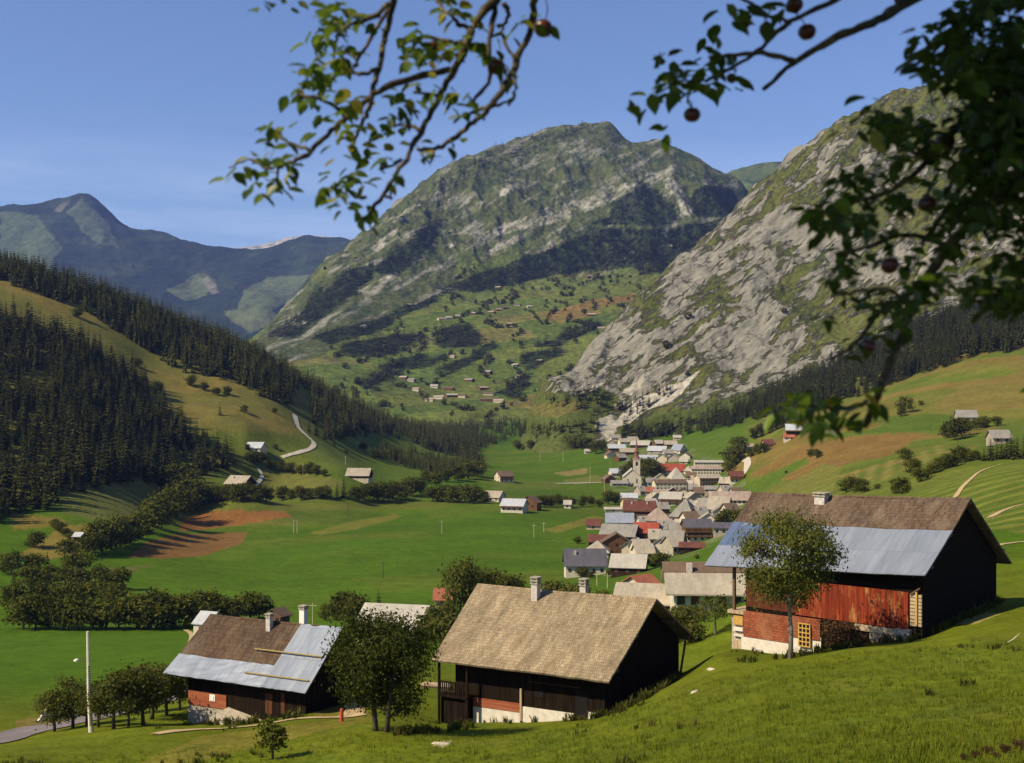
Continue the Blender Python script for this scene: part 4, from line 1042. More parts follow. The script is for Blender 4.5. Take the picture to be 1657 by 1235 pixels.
def shingle_mat(name, c1, c2, gap, moss=None, w=0.16, h=0.30, wall=False):
    m, nt, b = mat_new(name)
    b.inputs['Roughness'].default_value = .9
    tc = N(nt, 'ShaderNodeTexCoord'); src = tc.outputs['Object']
    if wall:
        mp = N(nt, 'ShaderNodeMapping'); mp.inputs['Rotation'].default_value = (R(-90), 0, 0); nt.links.new(src, mp.inputs['Vector']); src = mp.outputs['Vector']
    br = N(nt, 'ShaderNodeTexBrick'); br.offset = .5
    br.inputs['Scale'].default_value = 1.0; br.inputs['Brick Width'].default_value = w; br.inputs['Row Height'].default_value = h
    br.inputs['Mortar Size'].default_value = .012; br.inputs['Bias'].default_value = 0.0
    br.inputs['Color1'].default_value = (*c1, 1); br.inputs['Color2'].default_value = (*c2, 1); br.inputs['Mortar'].default_value = (*gap, 1)
    wob = N(nt, 'ShaderNodeTexNoise'); wob.inputs['Scale'].default_value = 1.3
    add = N(nt, 'ShaderNodeVectorMath', operation='MULTIPLY_ADD'); add.inputs[1].default_value = (.16, .16, .16)
    nt.links.new(src, wob.inputs['Vector']); nt.links.new(wob.outputs['Color'], add.inputs[0]); nt.links.new(src, add.inputs[2])
    nt.links.new(add.outputs[0], br.inputs['Vector'])
    c = mul_col(nt, br.outputs['Color'], noise_fac(nt, .9, 5, .7, a=.68, b=1.32, stretch=(1, .35, .35)))
    c = mul_col(nt, c, noise_fac(nt, 7, 3, .7, a=.7, b=1.3))
    c = mul_col(nt, c, noise_fac(nt, 1.9, 5, .75, a=.74, b=1.22, stretch=(1, .10, .10)))
    if moss: c = mix_col(nt, noise_fac(nt, .55, 5, .7, lo=.5, hi=.75, b=.75, stretch=(1, .45, .45)), c, moss)
    nt.links.new(c, b.inputs['Base Color'])
    bump(nt, b, br.outputs['Fac'], -.7, .03)
    return m

def sheet_mat(name, c, c2, rough=.45, metal=.35):
    m, nt, b = mat_new(name)
    b.inputs['Roughness'].default_value = rough; b.inputs['Metallic'].default_value = metal
    tc = N(nt, 'ShaderNodeTexCoord')
    br = N(nt, 'ShaderNodeTexBrick'); br.offset = .35
    br.inputs['Scale'].default_value = 1.0; br.inputs['Brick Width'].default_value = .95; br.inputs['Row Height'].default_value = 2.3; br.inputs['Mortar Size'].default_value = .012
    br.inputs['Color1'].default_value = (*c, 1); br.inputs['Color2'].default_value = (*c2, 1); br.inputs['Mortar'].default_value = (*[q * .55 for q in c], 1)
    nt.links.new(tc.outputs['Object'], br.inputs['Vector'])
    f = mul_col(nt, br.outputs['Color'], noise_fac(nt, 1.6, 5, .7, a=.80, b=1.16, stretch=(1, .15, .15)))
    f = mix_col(nt, noise_fac(nt, 2.2, 5, .75, lo=.60, hi=.8, b=.5, stretch=(1, .25, .25)), f, (.20, .17, .14))
    nt.links.new(f, b.inputs['Base Color'])
    wv = N(nt, 'ShaderNodeTexWave'); wv.bands_direction = 'X'; wv.inputs['Scale'].default_value = 4.0
    nt.links.new(tc.outputs['Object'], wv.inputs['Vector'])
    bump(nt, b, wv.outputs['Fac'], .35, .02)
    return m

M_SH_BEIGE = shingle_mat('weathered_shingles', (.315, .245, .150), (.225, .170, .100), (.10, .075, .045), (.17, .115, .065))
M_SH_BROWN = shingle_mat('brown_shingles', (.105, .064, .036), (.058, .035, .020), (.03, .02, .014), (.15, .12, .08))
M_SH_OLD = shingle_mat('old_brown_shingles', (.135, .088, .054), (.072, .047, .030), (.035, .025, .018), (.19, .15, .10))
M_SHEET = sheet_mat('zinc_sheets', (.27, .295, .34), (.235, .26, .31))
M_SHEET_BLUE = sheet_mat('blue_zinc_sheets', (.125, .165, .26), (.105, .145, .235))
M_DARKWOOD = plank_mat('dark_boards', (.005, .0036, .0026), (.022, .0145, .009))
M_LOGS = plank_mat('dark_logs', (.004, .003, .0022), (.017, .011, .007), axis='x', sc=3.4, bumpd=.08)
M_REDWOOD = plank_mat('red_planks', (.060, .010, .006), (.27, .048, .020), sc=4.2, worn=(.46, .24, .085))
M_REDSHINGLE = shingle_mat('red_wall_shingles', (.30, .085, .035), (.20, .052, .024), (.05, .018, .01), (.36, .19, .09), w=.42, h=.21, wall=True)
M_REDPANEL = plank_mat('red_boards', (.22, .055, .03), (.33, .12, .06), axis='x', sc=5)
M_PLASTER = plain_mat('lime_plaster', (.60, .54, .46), .18, 2.2, bumpd=.02)
M_STONE = plain_mat('grey_stonework', (.33, .29, .225), .4, 4.5, bumpd=.05)
M_PALEWOOD = plank_mat('pale_boards', (.26, .18, .10), (.48, .38, .26), sc=5)
M_YELLOW = plain_mat('yellow_timber', (.46, .27, .07), .25, 8)
M_BEAM = plain_mat('beam', (.11, .07, .042), .4, 8)
M_POLEWOOD = plain_mat('snow_pole', (.28, .22, .08), .3, 8)
M_BLACK = plain_mat('dark_opening', (.006, .005, .005), .2, 3)
M_GLASS = plain_mat('window_glass', (.02, .025, .03), .1, 3, rough=.12, spec=.5)
M_WHITE = plain_mat('white_paint', (.72, .69, .62), .1, 5)
M_CHIM = plain_mat('chimney_render', (.47, .42, .37), .3, 4, bumpd=.03)

class Chalet:
    """a big house set out from its near front eave corner; x runs along the ridge, y goes back, z up from the sill"""
    def __init__(s, name, label, ang, Y, corner, base_z, drop=0.0):
        s.s, s.c = math.sin(R(ang)), math.cos(R(ang))
        s.o = Vector(((corner[0] - CX) / F * Y, Y, base_z))
        s.ze = -(corner[1] - HY) / F * Y - base_z
        s.root = empty(name, s.o, math.atan2(-s.c, s.s))
        tag(s.root, label, 'chalet')
    def at(s, px, py, y):
        """place on the upright plane y (local) seen at a photo point: local x, z"""
        k = (px - CX) / F
        bx, by = s.o.x + y * s.c, s.o.y + y * s.s
        t = (k * by - bx) / (s.s + k * s.c)
        return t, -(py - HY) / F * (by - t * s.c) - s.o.z
    def panel(s, name, mat, p0, p1, y, thick=.06, depth=None):
        x0, z0 = s.at(*p0, y); x1, z1 = s.at(*p1, y)
        mb = MB(); mb.box(min(x0, x1), y - thick, min(z0, z1), max(x0, x1), y + (depth or .02), max(z0, z1))
        return mb.build(name, mat, s.root)

def slope_roof(parent, name, mat, x0, x1, xr0, xr1, ze, a, h, side, thick=.16, f0=0.0, f1=1.0, proud=0.0, tilt=(0, 0), g0=0.0, g1=1.0, sag=.05, yb=None):
    """one roof slope as a slab; f runs from eave to ridge, g along the ridge; tilt lowers the far end"""
    n = Vector((0, -h, a)).normalized() if side > 0 else Vector((0, h, a)).normalized()
    nu, nv = 14, 6
    rg = random.Random(len(name) * 31 + int(abs(x0) * 10) + side)
    def P(g, f):
        xa = x0 + (x1 - x0) * g; xb = xr0 + (xr1 - xr0) * g
        y = a * f if side > 0 else (yb or 2 * a) - ((yb or 2 * a) - a) * f
        z = ze + h * f - (1 - g) * (tilt[0] * (1 - f) + tilt[1] * f)
        z -= sag * math.sin(math.pi * g) * f + sag * .5 * math.sin(math.pi * f) * (1 + .5 * math.sin(9 * g))
        return Vector((xa + (xb - xa) * f, y, z))
    V, Fc = [], []
    for j in range(nv + 1):
        for i in range(nu + 1):
            jt = rg.uniform(-.035, .035) if j in (0, nv) else rg.uniform(-.02, .02)
            V.append(Vector((0, 0, jt)) + P(g0 + (g1 - g0) * i / nu, f0 + (f1 - f0) * j / nv) + n * proud)
    m_ = len(V); V += [v - n * thick for v in V]
    q = lambda i, j: j * (nu + 1) + i
    for j in range(nv):
        for i in range(nu):
            Fc.append((q(i, j), q(i + 1, j), q(i + 1, j + 1), q(i, j + 1))); Fc.append(tuple(m_ + k for k in (q(i, j + 1), q(i + 1, j + 1), q(i + 1, j), q(i, j))))
    edge = [q(i, 0) for i in range(nu)] + [q(nu, j) for j in range(nv)] + [q(i, nv) for i in range(nu, 0, -1)] + [q(0, j) for j in range(nv, 0, -1)]
    for k in range(len(edge)):
        a_, b_ = edge[k], edge[(k + 1) % len(edge)]; Fc.append((b_, a_, a_ + m_, b_ + m_))
    mb = MB(); mb.face_set(V, Fc)
    return mb.build(name, mat, parent)

def chimney(parent, x, y, z0, z1, w, d, mat=None, cap=True, tiers=2):
    mb = MB(); mb.box(x - w / 2, y - d / 2, z0, x + w / 2, y + d / 2, z1)
    o = mb.build('chimney', mat or M_CHIM, parent)
    if cap:
        c = MB(); zz_ = z1
        for k in range(tiers):
            c.box(x - w * .62, y - d * .62, zz_ + .002, x + w * .62, y + d * .62, zz_ + .10)
            for sx_ in (-1, 1):
                for sy_ in (-1, 1): c.box(x + sx_ * w * .42 - .06, y + sy_ * d * .42 - .06, zz_ + .10, x + sx_ * w * .42 + .06, y + sy_ * d * .42 + .06, zz_ + .24)
            zz_ += .24
        c.box(x - w * .66, y - d * .66, zz_, x + w * .66, y + d * .66, zz_ + .09)
        c.build('chimney_cap', M_STONE, o)
    return o

def gable_body(parent, name, mat, x0, x1, y0, y1, ya, zb, ze, a, h, drop=(0, 0)):
    """wall body up to just under the roof; ends are gables"""
    zt = lambda y: ze + h * (y / a if y <= a else (2 * a - y) / a) - .34
    poly = [(x1, y0, zb), (x1, y1, zb), (x1, y1, zt(y1)), (x1, a, zt(a)), (x1, y0, zt(y0))]
    mb = MB()
    far = [(x0, p[1], p[2] - (drop[0] if p[2] != zb else 0)) for p in poly]
    n = 5
    mb.face_set(poly + far, [tuple(range(5)), tuple(range(9, 4, -1))] + [(i, i + 5, (i + 1) % 5 + 5, (i + 1) % 5) for i in range(5)])
    return mb.build(name, mat, parent)

# ================================================================== the beige shingled chalet
c = Chalet('chalet', 'dark wooden chalet with a wide beige shingle roof and two chimneys', 60.5, 86, (985, 1103), -22.6)
L_, a_, h_ = 14.75, 8.45, 4.62; ze = c.ze
slope_roof(c.root, 'roof', M_SH_BEIGE, -L_, 0, -L_ - 1.0, .05, ze, a_, h_, 1, sag=.16)
slope_roof(c.root, 'roof', M_SH_BEIGE, -L_, 0, -L_ - 1.0, .05, ze + .15, a_, h_ - .15, -1)
yw = 1.5
xl = c.at(737, 1150, yw)[0]
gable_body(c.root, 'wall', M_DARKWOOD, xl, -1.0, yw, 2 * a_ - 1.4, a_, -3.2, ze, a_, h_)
c.panel('red_boarding', M_REDPANEL, (766, 1128), (842, 1153), yw)
c.panel('plaster_base', M_PLASTER, (766, 1143), (842, 1185), yw, .04)
c.panel('plaster_wall', M_PLASTER, (846, 1143), (929, 1180), yw, .09)
c.panel('plaster_wall', M_PLASTER, (953, 1152), (968, 1180), yw, .09)
c.panel('door', M_BLACK, (931, 1118), (951, 1165), yw, .04)
c.panel('corner_post', M_PALEWOOD, (842, 1114), (845, 1166), yw - .06, .12)
c.panel('window', M_BLACK, (865, 1118), (880, 1130), yw, .05)
w_ = c.panel('shutter_boarding', plank_mat('brown_boards', (.05, .024, .013), (.11, .05, .022)), (856, 1102), (940, 1114), yw, .05)
# gallery round the far end
g = MB(); x0, z0 = c.at(714, 1122, yw - .5); xg = xl
g.box(x0, yw - 1.0, z0 - .1, xl + 1.7, yw - .02, z0 + .08); gal = g.build('balcony', M_DARKWOOD, c.root)
r = MB()
xb = x0 + .06
for t_ in range(15):
    xx = x0 + .05 + t_ * (xl + 1.6 - x0) / 14
    r.box(xx - .05, yw - .98, z0 + .08, xx + .05, yw - .93, z0 + 1.0)
r.box(x0, yw - .99, z0 + 1.0, xl + 1.7, yw - .90, z0 + 1.1)
r.build('railing', M_DARKWOOD, gal)
for xx in (x0 + .08, xl + 1.6):
    p_ = MB(); p_.box(xx - .08, yw - 1.0, -3, xx + .08, yw - .84, ze + .05); p_.build('balcony_post', M_DARKWOOD, gal)
lo_ = MB(); lo_.box(x0 + .1, yw - .7, -3.0, xl + 1.45, yw - .05, z0 - .12); lo_.build('recess_shade', M_DARKWOOD, c.root)  # dark box stands for the shade in the recess under the balcony
for yy in (1.55, 5, a_, 12, 2 * a_ - 1.6):
    zt = ze + h_ * (yy / a_ if yy <= a_ else (2 * a_ - yy) / a_) - .34
    b_ = MB(); b_.box(-1.2, yy - .12, zt - .16, .0, yy + .12, zt + .12); b_.build('purlin', M_BEAM, c.root)
for k in range(9):
    xx = -1.2 - k * 1.55
    b_ = MB(); b_.bar((xx, .15, ze - .18 + .15 * h_ / a_), (xx, yw, ze - .18 + yw * h_ / a_), .12, .14); b_.build('rafter', M_BEAM, c.root)
b_ = MB(); b_.bar((-1.0, 2 * a_ - 1.4, -.2), (-.9, 2 * a_ - .2, ze - .1), .14); b_.build('brace', M_BEAM, c.root)
x1, _ = c.at(867, 960, a_ - .9); zc = ze + h_ * (a_ - .9) / a_
chimney(c.root, x1, a_ - .9, zc - .4, c.at(867, 945, a_ - .9)[1], .52, .6)
x1, _ = c.at(945, 960, a_ + 1.1)
chimney(c.root, x1, a_ + 1.1, ze + h_ * (a_ - 1.1) / a_ - .3, c.at(945, 948, a_ + 1.1)[1], .5, .55)

# ================================================================== the brown and metal roofed chalet
c = Chalet('chalet', 'old chalet with a brown shingle roof patched with pale metal sheets, lowest of the three', 62, 95, (494, 1121), -25.0)
L_, a_, h_ = 14.55, 4.85, 4.25; ze = c.ze; D_ = 9.6
slope_roof(c.root, 'roof', M_SH_BROWN, -L_, 0, -L_ + .75, .0, ze, a_, h_, 1, sag=.14)
slope_roof(c.root, 'roof', M_SH_BROWN, -L_, 0, -L_ + .75, .0, ze, a_, h_, -1)
slope_roof(c.root, 'metal_sheet', M_SHEET, -L_, 0, -L_ + .75, 0, ze, a_, h_, 1, f0=-.01, f1=.335, proud=.035, thick=.05, sag=.14, g0=0, g1=.705)
slope_roof(c.root, 'metal_sheet', M_SHEET, -L_, 0, -L_ + .75, 0, ze, a_, h_, 1, f0=-.012, f1=1.0, proud=.045, thick=.06, sag=.14, g0=.70, g1=1.002)
for (f, ga, gb) in ((.14, .55, .985), (.50, .52, .985)):
    mb = MB(); p0 = Vector((-L_ + L_ * ga, a_ * f, ze + h_ * f + .17)); p1 = Vector((-L_ + L_ * gb, a_ * f, ze + h_ * f + .17)); mb.tube([p0, p1], .065, 6); mb.build('snow_pole', M_POLEWOOD, c.root)
yw = 1.1
xl = c.at(303, 1140, yw)[0]
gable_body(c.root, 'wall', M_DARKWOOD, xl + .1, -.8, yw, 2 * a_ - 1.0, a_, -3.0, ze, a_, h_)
c.panel('red_boarding', M_REDPANEL, (306, 1117), (367, 1148), yw, .10)
wn_ = c.panel('window', M_WHITE, (341, 1123), (350, 1135), yw, .16)
x0, z0 = c.at(343, 1125, yw); x1, z1 = c.at(348, 1133.5, yw); mb = MB(); mb.box(x0, yw - .19, min(z0, z1), x1, yw - .155, max(z0, z1)); mb.build('window_pane', M_WHITE, wn_)
c.panel('stone_base', M_STONE, (305, 1140), (367, 1200), yw, .06)
for (px0, px1) in ((430, 441), (455, 461)):
    c.panel('board_door', plank_mat('worn_boards', (.06, .026, .015), (.13, .05, .025)), (px0, 1122), (px1, 1156), yw, .05)
x0, z0 = c.at(370, 1144, yw); x1, z1 = c.at(428, 1163, yw)
mb = MB(); mb.prism([(x0, yw - .05, z0), (x1 + .6, yw - .05, z1 - .25), (x1 + .6, yw - .05, -3), (x0, yw - .05, -3)], (0, -2.2, -.35)); mb.build('stone_ramp', plain_mat('pale_flagstone', (.42, .36, .27), .3, 3, bumpd=.03), c.root)
x0, z0 = c.at(476, 1150, yw); mb = MB(); mb.prism([(x0, yw - .1, -2), (x0 + .9, yw - .1, -2), (x0 + .7, yw - .1, z0 - .1), (x0 + .25, yw - .1, z0)], (0, -.5, 0)); mb.build('stone_buttress', M_STONE, c.root)
for yy in (1.2, a_, 2 * a_ - 1.2):
    zt = ze + h_ * (yy / a_ if yy <= a_ else (2 * a_ - yy) / a_) - .34
    b_ = MB(); b_.box(-.9, yy - .11, zt - .14, -.02, yy + .11, zt + .12); b_.build('purlin', M_BEAM, c.root)
x1, _ = c.at(436, 1005, a_ - .55); chimney(c.root, x1, a_ - .55, ze + h_ * .8, c.at(436, 999, a_ - .55)[1], .42, .45, tiers=1)
x1, _ = c.at(491, 990, a_ + .9); chimney(c.root, x1, a_ + .9, ze + h_ * .6, c.at(491, 986, a_ + .9)[1], .5, .5, mat=M_WHITE, tiers=1)

# ================================================================== the big barn above
c = Chalet('barn', 'large red planked barn with a brown shingle and blue-grey metal roof and black log gable', 46, 91, (1497, 931), -17.4)
c.root['category'] = 'barn'
L_, a_, h_ = 19.6, 7.9, 5.25; ze = c.ze; T_ = (1.02, .55)
slope_roof(c.root, 'roof', M_SH_OLD, -L_, 0, -L_ - .35, 0, ze, a_, h_, 1, tilt=T_, sag=.2)
slope_roof(c.root, 'roof', M_SH_OLD, -L_, 0, -L_ - .35, 0, ze - .55, a_, h_ + .55, -1, tilt=T_)
slope_roof(c.root, 'metal_sheet', M_SHEET, -L_, 0, -L_ - .35, 0, ze, a_, h_, 1, f0=-.01, f1=.585, proud=.035, thick=.05, tilt=T_, sag=.2, g0=0, g1=1.001)
slope_roof(c.root, 'blue_metal_sheet', M_SHEET_BLUE, -L_, 0, -L_ - .35, 0, ze, a_, h_, 1, f0=.27, f1=.59, proud=.06, thick=.05, tilt=T_, sag=.2, g0=0, g1=.24)
yw = 1.15
xl = c.at(1207, 950, yw)[0]; xr = c.at(1493, 980, yw)[0]
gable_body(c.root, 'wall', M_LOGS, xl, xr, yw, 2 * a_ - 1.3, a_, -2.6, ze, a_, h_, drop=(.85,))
c.panel('red_planking', M_REDWOOD, (1288, 938), (1471, 1019), yw, .14)
c.panel('dark_planking', plank_mat('brown_red_boards', (.055, .016, .010), (.13, .04, .02)), (1209, 934), (1287, 992), yw, .09)  # dark boards, their tone also holding the shade of the recessed end
c.panel('shingled_wall', M_REDSHINGLE, (1206, 988), (1279, 1040), yw, .30)
c.panel('shingled_wall', M_REDSHINGLE, (1280, 996), (1329, 1037), yw, .22)
c.panel('plaster_base', M_PLASTER, (1202, 1026), (1279, 1080), yw, .24)
c.panel('plaster_base', M_PLASTER, (1280, 1024), (1330, 1062), yw, .16)
c.panel('base_boarding', M_PALEWOOD, (1408, 1021), (1452, 1046), yw, .10)
c.panel('sill_beam', M_PALEWOOD, (1385, 1018.5), (1474, 1021), yw, .22)
c.panel('corner_stone', M_STONE, (1452, 1016), (1476, 1044), yw, .45)
c.panel('opening', M_BLACK, (1378, 1020.5), (1408, 1034), yw, .03)
wn_ = c.panel('window', M_BLACK, (1294, 1008), (1312, 1047), yw - .22, .10)
x0, z0 = c.at(1294, 1008, yw - .22); x1, z1 = c.at(1312, 1047, yw - .22); mb = MB()
for k in range(4):
    xx = x0 + (x1 - x0) * k / 3; mb.box(xx - .045, yw - .38, z1, xx + .045, yw - .325, z0)
for k in range(6):
    z_ = z1 + (z0 - z1) * k / 5; mb.box(x0 - .045, yw - .395, z_ - .045, x1 + .045, yw - .34, z_ + .045)
mb.build('lattice', M_YELLOW, wn_)
# stacked log ends beside the near corner
for k in range(9):
    x0, z0 = c.at(1473, 1012, yw); z_ = z0 + k * .27
    b_ = MB(); b_.box(x0 + .05, yw - .16, z_, xr - .02, yw + .01, z_ + .21); b_.build('wall_log', M_PALEWOOD, c.root)
c.panel('upright_post', M_YELLOW, (1482, 958), (1485, 1012), yw - .17, .12)
x0, z0 = c.at(1473, 962, yw - .2); b_ = MB(); b_.bar((x0, yw - .25, z0), (xr - .1, yw - .25, z0 + .55), .1); b_.build('brace', M_BEAM, c.root)
# open far corner: post, floor and stacked masonry
x0, z0 = c.at(1188, 985, yw)
mb = MB(); mb.box(x0 - .1, yw - .1, z0 - .6, x0 + .12, yw + .12, ze - .25); mb.build('corner_post', M_BEAM, c.root)
mb = MB(); mb.box(x0 - .5, yw - .3, z0 - .35, xl - .02, yw + 3.4, z0 - .08); mb.build('gallery_floor', M_PALEWOOD, c.root)
mb = MB(); mb.box(x0 - .3, yw + .1, -4.2, xl - .02, yw + 3.0, z0 - .36); mb.build('masonry', M_STONE, c.root)
for (py0, py1, mt_) in ((994, 1012, M_YELLOW), (1014, 1022, M_PLASTER), (1026, 1031, M_PLASTER), (1036, 1054, M_PALEWOOD)):
    x2, z2 = c.at(1188, py0, yw); x3, z3 = c.at(1203, py1, yw); mb = MB(); mb.box(x2, yw - .12, z3, x3, yw + .09, z2); mb.build('wood_stack', mt_, c.root)
for k in range(12):
    xx = -1.0 - k * 1.5; dz = -T_[0] * (-xx / L_)
    b_ = MB(); b_.bar((xx, .12, ze - .2 + .12 * h_ / a_ + dz), (xx, yw, ze - .2 + yw * h_ / a_ + dz), .12, .16); b_.build('rafter', M_BEAM, c.root)
for yy in (1.3, 4.5, a_, 11.2, 2 * a_ - 1.5):
    zt = ze + h_ * (yy / a_ if yy <= a_ else (2 * a_ - yy) / a_) - .34
    b_ = MB(); b_.box(xr - .1, yy - .13, zt - .18, -.02, yy + .13, zt + .1); b_.build('purlin', M_BEAM, c.root)
x1, _ = c.at(1330, 800, a_ - .5); zc = c.at(1330, 817, a_ - .5)[1]
chimney(c.root, x1, a_ - .5, zc - .6, c.at(1330, 803, a_ - .5)[1], .95, .9, tiers=1)

# ------------------------------------------------------------------ things round the three chalets
P = G.hit(148, 1185, 60, 140); s_ = P.y / F
t = empty('utility_pole', P, 0); tag(t, 'tall white concrete pole with a lamp beside the small orchard', 'pole')
mb = MB(); mb.tube([(0, 0, -.5), (-.19 * 1, 0, 60 * s_), (-.30, 0, 163 * s_)], [.20, .16, .10], 8); mb.build('pole', plain_mat('pole_concrete', (.62, .58, .46), .2, 5), t)
mb = MB()
for k in range(26): z_ = .6 + k * .18; mb.box(-.06 - z_ * .03, -.235, z_, .06 - z_ * .03, -.13, z_ + .08)
mb.build('pole_slot', plain_mat('slot_dark', (.07, .05, .03), .2, 4), t)
zl = 117 * s_; mb = MB(); mb.tube([(-.2, 0, zl + .1), (-.6, -.05, zl + .12), (-1.1, -.1, zl)], [.03, .03, .025], 5); arm = mb.build('lamp_arm', M_BEAM, t)
mb = MB(); mb.tube([(-1.0, -.1, zl + .02), (-1.15, -.1, zl - .02), (-1.35, -.1, zl - .06)], [.08, .15, .06], 8); mb.build('lamp', M_WHITE, arm)

P = G.hit(553, 1168, 60, 130); t = empty('marker_post', P); tag(t, 'short red post beside the earth path', 'post')
mb = MB(); mb.tube([(0, 0, -.2), (0, 0, .85)], .13, 10); mb.build('post', plain_mat('red_paint', (.42, .07, .03), .2, 6), t)
mb = MB(); mb.tube([(0, 0, .85), (0, 0, .97)], [.16, .09], 10); mb.build('cap', plain_mat('red_cap', (.30, .05, .03), .2, 6), t)

P = G.hit(700, 1113, 80, 150); t = empty('wood_pile', P, -.25); tag(t, 'long low pile of sawn planks behind the beige roofed chalet', 'wood pile')
mb = MB(); mb.box(-1.0, -.4, -.3, 1.7, .5, .22); mb.build('lower_layer', M_BEAM, t)
for k in range(6): mb = MB(); mb.box(-1.1 + .05 * k, -.45 + .15 * k, .224, 1.75 - .06 * k, -.32 + .15 * k, .40); mb.build('plank', M_PALEWOOD, t)

def rock(P, sx_, sy_, sz_, label, name='stone', mat=M_STONE, group=None):
    bm = bmesh.new(); bmesh.ops.create_icosphere(bm, subdivisions=2, radius=1)
    rg_ = random.Random(int(P.x * 100))
    for v in bm.verts: v.co = Vector((v.co.x * sx_, v.co.y * sy_, v.co.z * sz_)) * rg_.uniform(.8, 1.15)
    me = bpy.data.meshes.new(name); bm.to_mesh(me); bm.free(); me.materials.append(mat)
    o = link(name, me); o.location = P; o.rotation_euler = (0, 0, rg_.random() * 6)
    return tag(o, label, 'stone', group)
M_PALESTONE = plain_mat('pale_stone', (.50, .43, .32), .3, 3, bumpd=.05)
rock(G.hit(1151, 1084, 70, 130), .42, .25, .14, 'flat pale stone in the grass below the small fruit tree', mat=M_PALESTONE)
rock(G.hit(1124, 1120, 60, 120), .2, .6, .10, 'long pale stone in the meadow beside the black gable', mat=M_PALESTONE)
rock(G.hit(712, 1204, 50, 110), .6, .5, .05, 'bare pale slab in the grass in front of the beige roofed chalet', mat=M_PALESTONE)
P = G.hit(1640, 1042, 50, 100); mb = MB(); d = 30 * P.y / F
mb.tube([(-.45 * d, -.2, .08), (0, 0, .3), (.35 * d, .1, .62)], [.03, .035, .02], 6); o = mb.build('stick', M_PALESTONE); o.location = P; tag(o, 'bleached bent stick lying in the steep meadow', 'stick')

# low masonry at the road, and the paths
P = G.hit(86, 1166, 90, 180); t = empty('stone_wall', P, .5); tag(t, 'pale wedge-shaped parapet wall beside the asphalt road', 'wall')
mb = MB(); mb.prism([(-1.9, 0, -.6), (2.2, 0, -.6), (2.2, 0, .9), (-.3, 0, 1.55), (-1.2, 0, .2)], (0, .45, 0)); mb.build('masonry', M_PLASTER, t)
mb = MB(); mb.box(-.3, -.08, .95, 2.3, .0, 1.05); mb.build('coping', M_STONE, t)

def strip(name, pix, width, mat, ymin=0, ymax=1e9, lift=.05):
    pts = [G.hit(px, py, ymin, ymax) for px, py in pix]
    fine = []
    for i in range(len(pts) - 1):
        p0, p1, p2, p3 = pts[max(i - 1, 0)], pts[i], pts[i + 1], pts[min(i + 2, len(pts) - 1)]
        for k in range(10):
            t_ = k / 10; fine.append(.5 * ((2 * p1) + (p2 - p0) * t_ + (2 * p0 - 5 * p1 + 4 * p2 - p3) * t_ ** 2 + (-p0 + 3 * p1 - 3 * p2 + p3) * t_ ** 3))
    fine.append(pts[-1])
    V = []; nw = 4
    for i, p in enumerate(fine):
        d = fine[min(i + 1, len(fine) - 1)] - fine[max(i - 1, 0)]; d.z = 0
        if d.length < 1e-6: d = Vector((1, 0, 0))
        d.normalize(); q = Vector((-d.y, d.x, 0)); w_ = width * (1 + .10 * math.sin(i * .43) + .08 * math.sin(i * .17))
        for k in range(nw + 1):
            r_ = p + q * w_ * (k / nw - .5); V.append((r_.x, r_.y, float(G.z(r_.x, r_.y)) + lift + .00025 * r_.y))
    T = [(i * (nw + 1) + k, i * (nw + 1) + k + 1, (i + 1) * (nw + 1) + k + 1, (i + 1) * (nw + 1) + k) for i in range(len(fine) - 1) for k in range(nw)]
    return tag(link(name, np_mesh(name, V, T, smooth=True), mat=mat), kind='structure')
M_EARTH = plain_mat('trodden_earth', (.40, .29, .15), .35, 1.2, bumpd=.03)
M_GRAVEL = plain_mat('pale_gravel', (.44, .39, .31), .25, .3)
M_ASPHALT = plain_mat('road_asphalt', (.17, .145, .14), .25, .8)
strip('path', [(250,1189),(330,1181),(440,1171),(530,1162),(592,1157)], 1.0, M_EARTH, 60, 130)
strip('path', [(560,1162),(575,1150),(572,1120),(566,1095),(560,1080)], 1.6, M_EARTH, 60, 150)
strip('road', [(-40,1206),(40,1186),(90,1176),(150,1163),(210,1148),(260,1133),(300,1118)], 4.2, M_ASPHALT, 80, 190)
strip('path', [(477,672),(482,690),(494,704),(508,718),(500,728),(480,734),(456,741)], 3.8, M_GRAVEL, 750, 1300, .3)
strip('path', [(417,758),(424,772),(414,786),(416,798)], 2.2, M_GRAVEL, 650, 900, .2)
strip('path', [(1204,734),(1209,746),(1209,756),(1204,766),(1196,772)], 4.6, M_GRAVEL, 700, 1100, .2)
strip('path', [(1545,806),(1552,796),(1566,780),(1590,762),(1620,752)], 1.2, M_EARTH, 200, 345, .1)
strip('path', [(1610,884),(1640,879),(1680,875),(1760,866)], 1.6, M_EARTH, 110, 240, .05)
strip('path', [(1602,838),(1630,824),(1680,812),(1740,806)], 1.4, M_EARTH, 150, 330, .05)
strip('path', [(770,868),(900,783),(985,781),(1010,783)][1:], 4.0, M_GRAVEL, 800, 1300, .15)
strip('village_road', [(1012,895),(1022,886),(1040,876),(1056,868),(1066,860)], 9.0, plain_mat('village_road', (.30, .27, .24), .2, .4), 420, 760, .2)
strip('path', [(300,1020),(310,1030),(300,1060)], 1.2, M_EARTH, 200, 400, .1)
